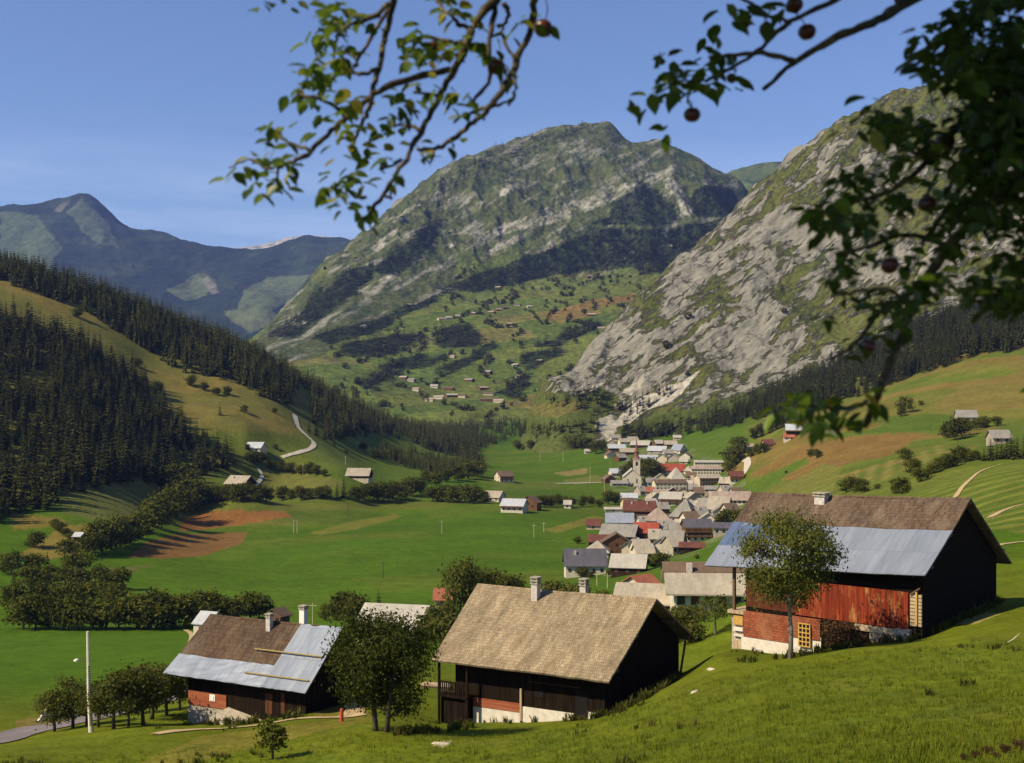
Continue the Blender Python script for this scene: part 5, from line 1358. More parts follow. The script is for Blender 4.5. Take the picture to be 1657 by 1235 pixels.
# ------------------------------------------------------------------ village houses
def roof_mat(name, c, var=.25):
    m, nt, b = mat_new(name)
    b.inputs['Roughness'].default_value = .8
    rgb = N(nt, 'ShaderNodeRGB'); rgb.outputs[0].default_value = (*c, 1)
    col = mul_col(nt, rgb.outputs[0], noise_fac(nt, .5, 5, .7, a=1 - var, b=1 + var, stretch=(1, .3, .3)))
    col = mul_col(nt, col, noise_fac(nt, 2.5, 4, .7, a=.85, b=1.15))
    nt.links.new(col, b.inputs['Base Color'])
    wv = N(nt, 'ShaderNodeTexWave'); wv.bands_direction = 'Y'; wv.inputs['Scale'].default_value = .9
    tc = N(nt, 'ShaderNodeTexCoord'); nt.links.new(tc.outputs['Object'], wv.inputs['Vector'])
    bump(nt, b, wv.outputs['Fac'], .4, .05)
    return m
RM = {'grey': roof_mat('grey_slates', (.235, .215, .185)), 'beige': roof_mat('beige_shingles', (.33, .285, .215)), 'pale': roof_mat('pale_sheet_roof', (.37, .34, .285), .2),
      'slate': roof_mat('dark_slates', (.085, .08, .095)), 'blue': roof_mat('blue_grey_sheet_roof', (.24, .26, .31), .15), 'red': roof_mat('red_tiles', (.27, .055, .03), .35),
      'rust': roof_mat('rust_brown_tiles', (.12, .042, .028)), 'brown': roof_mat('brown_shingles_far', (.13, .085, .055)), 'orange': roof_mat('orange_tiles', (.30, .10, .055), .35), 'silver': roof_mat('silver_sheet_roof', (.40, .41, .43), .15),
      'pink': roof_mat('pinkish_tiles', (.31, .235, .185), .3)}
WMT = {'white': plain_mat('white_wall', (.56, .49, .38), .2, .6), 'cream': plain_mat('cream_wall', (.52, .43, .30), .18, .6), 'wood': plank_mat('wooden_wall', (.085, .042, .02), (.17, .09, .045), sc=2.5),
       'dark': plank_mat('dark_wooden_wall', (.022, .014, .009), (.055, .034, .02), sc=2.5), 'stone': plain_mat('stone_wall', (.34, .29, .22), .3, 1.2), 'pink': plain_mat('pink_wall', (.50, .36, .27), .15, .6)}
M_SHUT = plain_mat('shutter_wood', (.10, .05, .025), .2, 4)

def house(px, py, w_px, d_m, wall_m, roof, wall, label, rz=0.0, pitch=27, group=None, over=.7, nwin=3, floors=1, chim=0, hip=False, balcony=False, L=None, ymin=350, ymax=1e9, name='house', gwin=0, cat='house', base=None, raw=False):
    """px,py: foot of the near front wall; w_px: length of the ridge in photo pixels; d_m, wall_m in metres"""
    P = (L or G).hit(px, py, ymin, ymax)
    if (nwin or gwin) and not raw: w_px, d_m, pitch, rz = w_px * 1.08, d_m * 1.25, pitch + 4, rz + random.uniform(-11, 11)
    w = w_px * P.y / F; rot = R(rz)
    P = P + Vector((-math.sin(rot) * d_m / 2, math.cos(rot) * d_m / 2, 0)) * (1 if abs(rz) < 60 else 0)
    if abs(rz) >= 60: P = P + Vector((0, w / 2, 0))
    o = empty(name, P, rot); tag(o, label, cat, group)
    t = math.tan(R(pitch)); hw, hd = w / 2, d_m / 2
    mb = MB()
    if hip:
        mb.box(-hw, -hd, -2.5, hw, hd, wall_m - .02)
    else:
        poly = [(hw, -hd, -2.5), (hw, hd, -2.5), (hw, hd, wall_m), (hw, 0, wall_m + hd * t - .05), (hw, -hd, wall_m)]
        mb.prism(poly, (-w, 0, 0))
    wo = mb.build('wall', WMT[wall], o)
    if base:
        mb = MB(); mb.box(-hw - .04, -hd - .04, -2.5, hw + .04, hd + .04, wall_m * .45); mb.build('base', WMT[base], o)
    mb = MB(); ov = over
    if hip:
        ex, ey = hw + ov, hd + ov; rl = max(hw - hd, .3); zr = wall_m + hd * t
        zb = wall_m - ov * t * .6
        mb.face_set([(-ex, -ey, zb), (ex, -ey, zb), (ex, ey, zb), (-ex, ey, zb), (-rl, 0, zr), (rl, 0, zr), (-ex, -ey, zb - .15), (ex, -ey, zb - .15), (ex, ey, zb - .15), (-ex, ey, zb - .15)],
                    [(0, 1, 5, 4), (1, 2, 5), (2, 3, 4, 5), (3, 0, 4), (0, 6, 7, 1), (1, 7, 8, 2), (2, 8, 9, 3), (3, 9, 6, 0), (9, 8, 7, 6)])
    else:
        ex = hw + ov; ye = hd + ov; ze_ = wall_m - ov * t + .04; zr = wall_m + hd * t + .04; th = .22
        mb.prism([(ex, -ye, ze_), (ex, 0, zr), (ex, ye, ze_), (ex, ye, ze_ + th), (ex, 0, zr + th), (ex, -ye, ze_ + th)], (-2 * ex, 0, 0))
    ro = mb.build('roof', RM[roof], o)
    for k in range(chim):
        cx_ = (-.25 + .5 * k) * w; mb = MB(); zt = wall_m + hd * t * .6
        mb.box(cx_ - .4, -hd * .35 - .4, zt - .5, cx_ + .4, -hd * .35 + .4, zt + hd * t * .1 + 1.3); mb.build('chimney', M_CHIM, ro)
    wm = mb = None
    fh = wall_m / max(floors, 1)
    def win(x, z, side, nm='window'):
        mb = MB()
        if side == 'f':
            mb.box(x - .55, -hd - .10, z - .65, x + .55, -hd - .02, z + .65)
        elif side == 'r': mb.box(hw + .02, x - .55, z - .65, hw + .10, x + .55, z + .65)
        else: mb.box(-hw - .10, x - .55, z - .65, -hw - .02, x + .55, z + .65)
        mb.build(nm, M_SHUT if random.random() < .35 else M_GLASS, o)
    for fl in range(floors):
        for k in range(nwin): win(-hw + w * (k + .5) / nwin, fh * (fl + .55), 'f')
        for k in range(gwin):
            for sd in ('r', 'l'): win(-hd + d_m * (k + .5) / gwin, fh * (fl + .55), sd)
    if balcony:
        for fl in range(1, floors + 1):
            z_ = fh * fl - .1 if fl < floors else wall_m - .95
            mb = MB(); sd = -hd - 1.1
            mb.box(-hw + .1, sd, z_ - .12, hw - .1, -hd - .12, z_); mb.box(-hw + .1, sd - .05, z_ + .001, hw - .1, sd + .03, z_ + .85)
            mb.build('balcony', WMT['wood'], o)
    return o

H = house
# near the foot of the slope
big = H(1147, 990, 112, 12.5, 2.9, 'beige', 'white', 'wide low house with a two-tone brown and beige roof behind the barn post', rz=-4, pitch=25, ymin=150, nwin=5, chim=1, over=1.2, raw=True)
# its upper courses are darker
_w, _d, _t = 112 * big.location.y / F, 12.5, math.tan(R(25))
mb = MB(); ex_ = _w / 2 + 1.22; zr_ = 2.9 + _d / 2 * _t + .04 + .22
y0_ = -_d / 2 * .40
mb.prism([(ex_, y0_, zr_ + y0_ * _t + .03), (ex_, 0, zr_ + .03), (ex_, 0, zr_ + .12), (ex_, y0_, zr_ + y0_ * _t + .12)], (-2 * ex_, 0, 0)); mb.build('ridge_courses', RM['brown'], [o_ for o_ in big.children if o_.name.startswith('roof')][0])
H(1039, 1003, 84, 8, 2.6, 'beige', 'dark', 'house with a grey shingle roof just behind the black gable', rz=-14, pitch=27, ymin=150, nwin=2, raw=True)
H(1055, 966, 36, 7, 2.4, 'orange', 'cream', 'small house with an orange-red roof behind the grey shingle roof', rz=38, pitch=28, ymin=190, nwin=2, raw=True)
H(626, 1040, 92, 7.5, 2.4, 'pale', 'white', 'house with a long whitish roof behind the big dark tree', rz=-8, pitch=24, ymin=150, nwin=4)
H(448, 1014, 24, 4.6, 3.0, 'brown', 'wood', 'small steep brown house between the two chimneys of the metal-patched roof', rz=62, pitch=33, ymin=170, nwin=1, gwin=2, raw=True)
H(325, 1030, 26, 6, 3.2, 'silver', 'white', 'small whitewashed shed with a grey sheet roof beside the brown shingle roof', rz=-16, pitch=28, ymin=240, nwin=1, over=.4, name='shed', cat='shed')
H(716, 985, 22, 6, 2.6, 'orange', 'cream', 'tiny red-roofed hut half hidden by shrubs beside the beige roof', rz=10, ymin=180, nwin=1, name='hut', cat='hut')
# lower village
H(948, 933, 60, 10, 4.2, 'slate', 'white', 'white house with a dark slate roof at the near edge of the village', rz=-7, pitch=36, nwin=5, chim=1)
H(1015, 931, 50, 10, 2.8, 'pale', 'dark', 'low house with a whitish roof beside the dark slate house', rz=-12, pitch=26, nwin=3)
H(966, 903, 34, 10, 2.6, 'beige', 'white', 'squat house with a hipped beige roof above the dark slate house', hip=True, pitch=30, nwin=2)
H(970, 884, 32, 7, 2.2, 'rust', 'dark', 'low shed with a long rust-brown roof beside the brown gabled chalet', nwin=1, name='shed', cat='shed')
H(998, 896, 30, 10, 5.0, 'brown', 'wood', 'brown timber chalet with its gable turned to the valley', rz=80, pitch=27, nwin=0, floors=2, gwin=3, balcony=True, name='chalet', cat='chalet')
H(998, 878, 52, 12, 3.2, 'grey', 'dark', 'broad grey-roofed barn above the brown gabled chalet', rz=-12, pitch=28, nwin=3, name='barn', cat='barn')
H(1043, 873, 36, 9, 3.4, 'red', 'dark', 'dark house with a bright red roof in the middle of the village', rz=-10, pitch=32, nwin=3)
H(1003, 855, 40, 10, 3.2, 'blue', 'white', 'house with a smooth blue-grey metal roof near the field edge', rz=-8, pitch=30, nwin=3)
H(960, 857, 20, 7, 2.2, 'rust', 'cream', 'small red-brown hut in the gardens at the field edge', nwin=1, name='hut', cat='hut')
H(1034, 842, 46, 12, 6.0, 'rust', 'dark', 'tall dark house with a wide rust-brown roof and balcony rows', rz=-6, pitch=28, nwin=4, floors=2, balcony=True, chim=2, name='large_house', cat='house')
H(993, 829, 26, 5, 2.0, 'pale', 'cream', 'flat pale-roofed outbuilding in front of the wide rust-brown roof', nwin=1, pitch=14, name='outbuilding', cat='outbuilding')
H(1018, 812, 24, 8, 3.0, 'silver', 'white', 'small house with a silvery roof behind the wide rust-brown roof', nwin=2)
H(1066, 857, 36, 12, 4.8, 'pink', 'white', 'white house with a pinkish hipped roof below the big grey pyramid roof', hip=True, pitch=34, nwin=4, rz=-10)
H(1102, 848, 36, 15, 4.0, 'grey', 'white', 'big house under a grey pyramid roof with a white front', hip=True, pitch=38, nwin=3, rz=-14, floors=1)
H(1084, 893, 34, 11, 3.0, 'grey', 'stone', 'stone house with a plain grey roof beside the village road', rz=-10, pitch=34, nwin=3)
H(1100, 878, 28, 10, 3.2, 'grey', 'stone', 'stone house with a grey roof joined above the roadside house', rz=-8, pitch=36, nwin=2)
H(1131, 876, 40, 10, 6.4, 'slate', 'wood', 'chalet with a dark slate roof, timber balconies and a white ground floor', rz=-6, pitch=22, nwin=4, floors=3, balcony=True, base='white', name='chalet', cat='chalet')
H(1073, 899, 24, 9, 3.4, 'pale', 'white', 'white house with its small gable turned to the valley', rz=75, pitch=30, nwin=0, gwin=2)
H(1119, 893, 34, 6, 1.8, 'rust', 'dark', 'low dark-red shed at the meadow edge of the village', nwin=2, pitch=18, name='shed', cat='shed')
H(1045, 905, 26, 8, 2.6, 'beige', 'white', 'small beige-roofed house beside the wide garden tree', rz=12, nwin=2)
H(1136, 838, 28, 12, 4.0, 'beige', 'cream', 'house with a beige hipped roof in the upper row of the village', hip=True, pitch=34, nwin=3)
H(1160, 836, 30, 12, 4.0, 'beige', 'pink', 'house with a beige roof and pinkish walls behind the dark garden trees', rz=-18, pitch=34, nwin=3)
H(1171, 866, 30, 9, 3.2, 'slate', 'stone', 'low building with a flat dark roof beside the slate chalet', nwin=3, pitch=14)
H(1182, 824, 60, 12, 5.0, 'pink', 'white', 'long white building with a pale pinkish roof beside the end of the barn ridge', pitch=24, nwin=9, floors=2, name='large_house', cat='house')
H(1084, 819, 32, 12, 5.0, 'pale', 'white', 'white house with a whitish roof above the grey pyramid roof', rz=-8, pitch=26, nwin=3, floors=2, balcony=True)
H(1070, 805, 20, 7, 3.2, 'pink', 'white', 'small pink-roofed house at the church lane', nwin=2)
H(1138, 806, 26, 9, 3.6, 'brown', 'stone', 'stone house with a dark brown roof below the apartment blocks', nwin=3)
H(1160, 798, 36, 8, 2.6, 'grey', 'stone', 'long low building with a grey roof below the apartment blocks', nwin=5, pitch=18)
H(1107, 808, 22, 10, 4.0, 'brown', 'cream', 'narrow cream house with a brown roof near the long white building', rz=70, nwin=1, gwin=2)
H(1052, 802, 14, 8, 3.2, 'orange', 'cream', 'small orange-roofed house behind the rust-brown roof with two chimneys', nwin=1)
# church quarter
H(1000, 773, 20, 10, 4.2, 'silver', 'white', 'house with a silvery roof beside the church', nwin=3)
H(1003, 787, 24, 8, 2.4, 'grey', 'stone', 'low grey building in front of the church meadow', nwin=3, pitch=20)
H(1086, 768, 38, 12, 3.8, 'red', 'white', 'white building with a wide vermilion roof behind the church', pitch=34, nwin=6, name='large_house', cat='house')
H(1098, 782, 20, 13, 4.2, 'pale', 'white', 'house with a pale pyramid roof in front of the vermilion roof', hip=True, pitch=45, nwin=2)
H(1086, 793, 48, 10, 5.6, 'brown', 'white', 'long white building with a narrow brown roof beside the church square', pitch=20, nwin=8, floors=2, over=.4, name='large_house', cat='house')
H(1056, 788, 16, 9, 4.0, 'grey', 'white', 'white grey-roofed house at the far wall of the church', nwin=3)
H(1147, 759, 42, 10, 6.0, 'pale', 'white', 'uppermost long white apartment block with a flat pale roof', pitch=10, nwin=10, floors=2, name='apartment_block', cat='apartments')
H(1143, 772, 44, 11, 7.0, 'pink', 'white', 'middle apartment block with a pinkish roof and rows of windows', pitch=14, nwin=10, floors=3, name='apartment_block', cat='apartments')
H(1150, 788, 34, 11, 6.4, 'beige', 'cream', 'lowest apartment block, cream with dark balcony rows', pitch=12, nwin=8, floors=2, balcony=True, name='apartment_block', cat='apartments')
H(1118, 779, 14, 9, 4.4, 'brown', 'pink', 'narrow pink house between the vermilion roof and the apartment blocks', nwin=2, floors=2)
H(1192, 781, 20, 8, 4.6, 'rust', 'white', 'white house with a red-brown balcony front at the foot of the steep lane', nwin=3, floors=2, balcony=True)
H(1066, 758, 18, 9, 3.0, 'pale', 'cream', 'cream building with a pale roof beside the vermilion roof', nwin=2)
H(1106, 752, 12, 8, 3.0, 'pale', 'cream', 'small pale cottage above the vermilion roof', nwin=1)
# upper village
H(999, 731, 26, 10, 4.0, 'silver', 'wood', 'brown house with a silvery roof at the upper edge of the village', nwin=3)
H(1017, 737, 24, 10, 3.6, 'beige', 'wood', 'brown house with a beige roof behind the church spire', nwin=2, rz=14)
H(1035, 725, 28, 12, 3.4, 'pale', 'dark', 'dark barn with a pale roof in the upper village', nwin=2, rz=-10, name='barn', cat='barn')
H(1062, 735, 27, 12, 3.6, 'silver', 'stone', 'stone barn with a bluish sheet roof in the upper village', nwin=2, rz=-10, name='barn', cat='barn')
H(1051, 748, 28, 11, 2.2, 'silver', 'white', 'low shed with a broad silvery-blue roof above the church trees', nwin=2, pitch=30, name='shed', cat='shed')
H(1086, 724, 18, 10, 3.2, 'beige', 'wood', 'brown chalet with a beige roof at the wood edge', nwin=2, rz=10, name='chalet', cat='chalet')
H(1093, 735, 16, 10, 4.2, 'blue', 'white', 'white house with a steep blue-grey roof beside the bright meadow', nwin=2, rz=-30, pitch=38)
H(1096, 712, 11, 7, 2.8, 'pale', 'cream', 'lone pale cottage at the top of the bright meadow', nwin=1)
H(1020, 752, 9, 6, 2.8, 'silver', 'white', 'tiny white hut between church and stream trees', nwin=1, name='hut', cat='hut')
H(951, 734, 8, 6, 2.6, 'pale', 'white', 'tiny pale hut in the far meadow before the grove', nwin=1, ymin=1100, name='hut', cat='hut')
H(895, 716, 8, 6, 2.6, 'orange', 'cream', 'tiny red-roofed hut at the far meadow edge', nwin=1, ymin=1100, name='hut', cat='hut')
H(996, 704, 24, 10, 4.2, 'pale', 'cream', 'long pale building at the mouth of the gorge', nwin=4, ymin=1100, name='house', cat='house')
H(1000, 714, 20, 10, 4.0, 'grey', 'white', 'white grey-roofed building below the gorge mouth', nwin=4, ymin=1100, name='house', cat='house')
H(972, 712, 12, 8, 3.4, 'pale', 'stone', 'small stone building beside the gorge gravel', nwin=1, ymin=1100, name='house', cat='house')
# farms in the valley
H(820, 781, 22, 10, 5.2, 'brown', 'white', 'white farmhouse with brown timber gable alone in the valley meadow', rz=32, nwin=3, gwin=2, floors=2, name='farmhouse', cat='farmhouse', balcony=True)
H(808, 779, 6, 4, 2.2, 'pale', 'white', 'tiny white outbuilding beside the white farmhouse', nwin=0, name='shed', cat='shed')
H(828, 830, 34, 11, 4.2, 'silver', 'white', 'white chalet with a blue-grey roof at the edge of the big field', rz=-6, pitch=24, nwin=4, floors=1, balcony=True, name='chalet', cat='chalet')
H(858, 826, 16, 10, 5.0, 'brown', 'wood', 'tall brown timber barn beside the blue-grey roofed chalet', rz=60, nwin=1, gwin=2, name='barn', cat='barn')
H(794, 812, 26, 10, 3.0, 'beige', 'white', 'low farm with a pale shingle roof among the hedge trees', rz=-28, nwin=3, name='farmhouse', cat='farmhouse')
H(918, 823, 10, 6, 2.8, 'pale', 'white', 'tiny white hut in the hedge below the village meadow', nwin=1, name='hut', cat='hut')
H(578, 778, 34, 11, 3.6, 'beige', 'dark', 'dark barn with a pale front roof at the foot of the spur', rz=-14, pitch=30, nwin=3, name='barn', cat='barn', base='cream')
H(409, 732, 24, 10, 3.2, 'silver', 'cream', 'hillside chalet with a glinting pale roof below the gravel lane', rz=-18, nwin=2, name='chalet', cat='chalet', ymin=600)
H(379, 790, 34, 11, 2.8, 'beige', 'dark', 'dark barn with a beige roof at the meadow edge of the forest', rz=-22, pitch=30, nwin=2, name='barn', cat='barn', ymin=550, chim=1)
H(124, 876, 12, 5, 2.2, 'silver', 'dark', 'small field hut with a pale roof in the mown clearing', rz=-12, nwin=0, name='hut', cat='hut', ymin=400)
H(1288, 706, 28, 11, 4.4, 'silver', 'dark', 'white-roofed dark chalet on the terraced hillside', rz=-8, nwin=3, floors=1, name='chalet', cat='chalet', ymin=550, balcony=True)
H(1277, 713, 15, 7, 2.6, 'orange', 'white', 'small red and white house below the white-roofed chalet', rz=-6, nwin=2, ymin=550)
H(1245, 725, 14, 8, 3.0, 'rust', 'pink', 'small reddish house at the end of the slanting hedge', nwin=2, ymin=550)
H(1208, 728, 20, 8, 2.6, 'pink', 'stone', 'low stone house with a pinkish roof beside the steep lane', rz=-8, nwin=2, ymin=550)
H(1566, 684, 28, 10, 3.6, 'grey', 'stone', 'grey hillside barn half hidden by trees on the terraced slope', rz=-6, nwin=3, pitch=30, name='barn', cat='barn', ymin=500)
H(1622, 718, 26, 8, 2.6, 'grey', 'stone', 'low grey roof behind the conifer stand on the slope', nwin=2, name='barn', cat='barn', ymin=480)

# small roofs that fill the gaps of the village
for i, (px, py, w) in enumerate([(1040,903,20),(1028,898,18),(1112,868,22),(1078,868,22),(1122,853,20),(1148,855,22),(1128,829,20),(1115,826,16),(1146,825,20),(1172,840,20),(1188,840,18),(1100,814,18),(1122,814,16),(1075,832,16),(1058,825,16),(1045,860,14),(1020,824,14),(1060,814,14),(1090,805,18),(1125,800,18),(1112,792,14),(1180,804,18),(1196,808,16),(1172,790,16),(1128,784,16),(1165,814,18),(1070,780,14),(1042,802,12),(985,782,12),(1112,768,14),(1125,770,12),(1074,747,14),(1092,747,12),(1008,746,14),(988,741,12),(1012,720,16),(1026,717,14),(990,722,12),(1068,723,12),(1082,739,14),(1110,744,10),(1060,884,16),(1096,898,14),(1140,845,16)]):
    rf = ('beige', 'grey', 'pale', 'grey', 'brown', 'beige', 'pink')[i % 6]
    word = {'beige': 'beige', 'grey': 'grey', 'pale': 'pale', 'brown': 'brown', 'pink': 'pinkish'}[rf]
    H(px, py, w, 8.5, 3.6, rf, ('white', 'cream', 'stone', 'wood', 'white')[i % 5], 'small house with a %s roof wedged between the larger village houses' % word, rz=random.choice((-14, 8, 76, -70, 20)), pitch=30, group='small houses with %s roofs' % word, nwin=2, chim=i % 2)

# ------------------------------------------------------------------ church
P = G.hit(1024, 787, 800, 1400); k_ = P.y / F
k_ *= 1.22
t = empty('church', P + Vector((0, 6, 0)), R(-4)); tag(t, 'white village church with a tapering reddish spire', 'church')
nw_, nh = 24 * k_, 12 * k_
mb = MB(); hw = nw_ * .5
mb.prism([(-hw, -6, -3), (hw, -6, -3), (hw, -6, nh), (0, -6, nh + 9.5 * k_), (-hw, -6, nh)], (0, 26, 0)); mb.build('nave', WMT['white'], t)
mb = MB(); z0 = nh - .5; e = hw + .5
mb.prism([(-e, -6.5, z0), (0, -6.5, nh + 10.2 * k_), (e, -6.5, z0), (e, -6.5, z0 + .3), (0, -6.5, nh + 10.2 * k_ + .35), (-e, -6.5, z0 + .3)], (0, 27, 0)); mb.build('roof', RM['pale'], t)
for x_ in (-hw * .5, hw * .5):
    mb = MB(); mb.box(x_ - .5, -6.12, nh * .35, x_ + .5, -6.03, nh * .8); mb.build('window', M_GLASS, t)
mb = MB(); mb.box(-.8, -6.14, -.5, .8, -6.03, 2.6); mb.build('door', M_SHUT, t)
tx, ty, tw = 6 * k_, -1.0, 4.6 * k_
zt = 35 * k_
mb = MB(); mb.box(tx - tw, ty, -3, tx + tw, ty + 2 * tw, zt); tw_o = mb.build('tower', WMT['white'], t)
mb = MB(); mb.box(tx - tw * .3, ty - .1, zt - 8 * k_, tx + tw * .3, ty - .02, zt - 3 * k_); mb.build('belfry_opening', M_BLACK, tw_o)
mb = MB(); mb.box(tx - tw * 1.12, ty - tw * .12, zt + .01, tx + tw * 1.12, ty + tw * 2.12, zt + .5); mb.build('cornice', WMT['cream'], tw_o)
def octa(cx_, cy_, prof, n=8):
    mb = MB(); V, Fq = [], []
    for z_, r_ in prof:
        for q in range(n): V.append((cx_ + r_ * math.cos(2 * math.pi * (q + .5) / n), cy_ + r_ * math.sin(2 * math.pi * (q + .5) / n), z_))
    for i in range(len(prof) - 1):
        for q in range(n): Fq.append((i * n + q, i * n + (q + 1) % n, (i + 1) * n + (q + 1) % n, (i + 1) * n + q))
    mb.face_set(V, Fq); return mb
sp = octa(tx, ty + tw, [(zt + .5, tw * 1.15), (zt + 3 * k_, tw * .8), (zt + 5 * k_, tw * .62), (zt + 10 * k_, tw * .62), (zt + 10.5 * k_, tw * .85), (zt + 13 * k_, tw * .5), (zt + 15 * k_, tw * .34), (zt + 30 * k_, .08)])
spo = sp.build('spire', roof_mat('spire_shingles', (.20, .085, .055)), t)
mb = MB(); mb.tube([(tx, ty + tw, zt + 30 * k_ - .4), (tx, ty + tw, zt + 34 * k_)], .10, 5); mb.box(tx - .7, ty + tw - .08, zt + 32.4 * k_, tx + .7, ty + tw + .08, zt + 32.4 * k_ + .2); mb.build('cross', M_BEAM, spo)

# ------------------------------------------------------------------ far hamlets on the slopes
far = [(651,614,10),(664,618,9),(702,628,9),(672,633,8),(725,632,12),(709,646,12),(732,643,13),(694,650,10),(710,656,9),(724,665,26),(747,644,9),(757,618,11),(787,605,10),(784,631,11),(790,640,12),(794,650,26),(806,652,12),(832,593,10),(822,662,9),(923,664,12),(731,579,8),(872,586,8),(840,612,7),
       (715,518,10),(727,516,10),(741,513,11),(763,509,11),(776,508,8),(794,507,10),(808,503,9),(820,500,10),(836,495,10),(805,467,8),(826,526,9),(957,511,13),(974,533,12),(956,449,10),(609,516,9),(663,495,9),(587,530,9),(716,697,10),(707,694,7),(1084,398,7),(858,498,8)]
rg = random.Random(4)
places = {(724,665): 'long white-walled building at the foot of the far hamlet', (794,650): 'wide pale building on the bare shelf of the far hamlet', (787,605): 'steep blue-roofed house above the far hamlet', (923,664): 'pale house beside the far stone slide',
          (957,511): 'lone dark chalet below the orange field strip', (974,533): 'lone pale chalet at the cliff side of the far slope', (956,449): 'topmost hut under the mountain forest', (805,467): 'hut at the forest edge above the high hamlet'}
for (px, py, w) in far:
    onG = py > 655
    lb = places.get((px, py)); gp = None
    if lb is None:
        gp = 'houses of the far valley hamlet' if py > 570 else 'chalets of the high hamlet'
        lb = 'small pale-roofed house in the far hamlet at the valley head' if py > 570 else 'tiny chalet on the high green slope under the mountain'
    L = CM if CM.hit(px, py, 2062).y < 4000 and (not onG) else G
    house(px, py, w * (1.35 if py > 600 else 1.1), 10, 4.4 if py > 600 else 3.4, 'blue' if (px, py) == (787,605) else rg.choice(['pale', 'beige', 'pink', 'grey', 'brown', 'brown']), rg.choice(['white', 'cream', 'wood', 'stone'] if py > 600 else ['stone', 'cream', 'wood', 'wood']), lb, rz=rg.uniform(-35, 35), pitch=28, group=gp, nwin=0, L=L, ymin=1500 if L is G else 2062, name='house')

# ------------------------------------------------------------------ poles over the fields
M_POLE = plain_mat('weathered_pole', (.40, .36, .22), .2, 3)
M_POLED = plain_mat('dark_pole', (.08, .07, .05), .2, 3)
def field_pole(px, py, hp, label, twin=False, dark=False, ymin=250, group=None):
    P = G.hit(px, py, ymin); h = hp * P.y / F
    t = empty('field_pole', P, random.uniform(-.3, .3)); tag(t, label, 'pole', group)
    w = .13 + .00010 * P.y
    for sx_ in ((-.9, .9) if twin else (0,)):
        mb = MB(); mb.tube([(sx_, 0, -.5), (sx_, 0, h)], [w, w * .75], 6); mb.build('pole', M_POLED if dark else M_POLE, t)
    mb = MB(); mb.box(-1.2, -.07, h - .75, 1.2, .07, h - .6); mb.build('crossarm', M_POLED if dark else M_POLE, t)
field_pole(478, 863, 22, 'double pale pole beside the mown strip in the big field', twin=True)
field_pole(715, 864, 22, 'single pale pole in the middle of the big field')
field_pole(864, 870, 22, 'taller of the two pale poles near the golden field strip')
field_pole(880, 861, 16, 'shorter of the two pale poles near the golden field strip')
field_pole(620, 936, 26, 'thin dark pole in the near part of the big field', dark=True)
field_pole(204, 953, 27, 'pale pole beside the streamside wood')
field_pole(563, 839, 26, 'thin dark pole behind the mown strip', dark=True)
field_pole(978, 802, 30, 'pale pole in the meadow below the church')
field_pole(955, 782, 26, 'pale pole beside the meadow lane to the church')
field_pole(911, 747, 18, 'pale pole in the far meadow before the grove')
field_pole(874, 747, 16, 'pale pole in the far meadow beside the round trees')
field_pole(1066, 800, 28, 'dark slim pole at the church square', dark=True)
field_pole(490, 768, 18, 'orange-brown pole in the slope meadow')
field_pole(559, 752, 14, 'thin pole above the dark barn at the spur')
field_pole(966, 948, 22, 'pale pole in the grass behind the second chimney', ymin=200)
field_pole(983, 952, 24, 'pale pole in the grass before the small red roof', ymin=200)
field_pole(506, 1010, 34, 'thin pole behind the white chimney of the metal-patched roof', ymin=200)
# ------------------------------------------------------------------ the apple tree over the view point
rngA = np.random.default_rng(31); rdA = random.Random(31)
def W(px, py, y): return Vector(((px - CX) / F * y, y, -(py - HY) / F * y))
t_ap = empty('apple_tree', (3.45, 3.5, float(G.z(3.45, 3.5)) - .05)); tag(t_ap, 'apple tree with leafy fruiting branches hanging over the view', 'apple tree')
inv = -Vector(t_ap.location)
m_ap, nt, b = mat_new('apple_bark')
f = noise_fac(nt, 16, 5, .7)
c = mix_col(nt, f, (.016, .012, .006), (.105, .082, .036)); c = mix_col(nt, noise_fac(nt, 30, 4, .7, lo=.55, hi=.7), c, (.17, .14, .05))
nt.links.new(c, b.inputs['Base Color']); bump(nt, b, noise_fac(nt, 45, 5, .7, lo=0, hi=1), .8, .006)
m_lf, nt, b = mat_new('apple_leaves')
out = [n for n in nt.nodes if n.type == 'OUTPUT_MATERIAL'][0]
at = N(nt, 'ShaderNodeAttribute', attribute_name='tint')
cr = N(nt, 'ShaderNodeValToRGB')
e = cr.color_ramp.elements
e[0].position = 0; e[0].color = (.010, .020, .003, 1); e[1].position = 1; e[1].color = (.42, .25, .03, 1)
for p_, cc in ((.55, (.045, .085, .010, 1)), (.8, (.13, .19, .018, 1))):
    q = cr.color_ramp.elements.new(p_); q.color = cc
nt.links.new(at.outputs['Fac'], cr.inputs['Fac']); nt.links.new(cr.outputs['Color'], b.inputs['Base Color'])
b.inputs['Roughness'].default_value = .42; b.inputs['Specular IOR Level'].default_value = .35
tr = N(nt, 'ShaderNodeBsdfTranslucent'); nt.links.new(mix_col(nt, .5, cr.outputs['Color'], (.20, .30, .02)), tr.inputs['Color'])
mx = N(nt, 'ShaderNodeMixShader'); mx.inputs['Fac'].default_value = .38
nt.links.new(b.outputs[0], mx.inputs[1]); nt.links.new(tr.outputs[0], mx.inputs[2]); nt.links.new(mx.outputs[0], out.inputs['Surface'])
m_ac, nt, b = mat_new('apple_skin')
b.inputs['Roughness'].default_value = .35; b.inputs['Specular IOR Level'].default_value = .4
nt.links.new(mix_col(nt, noise_fac(nt, 9, 3, .6, lo=.4, hi=.65), (.030, .038, .008), (.085, .018, .012)), b.inputs['Base Color'])  # skin darkened, the shade of backlit fruit put into its colour

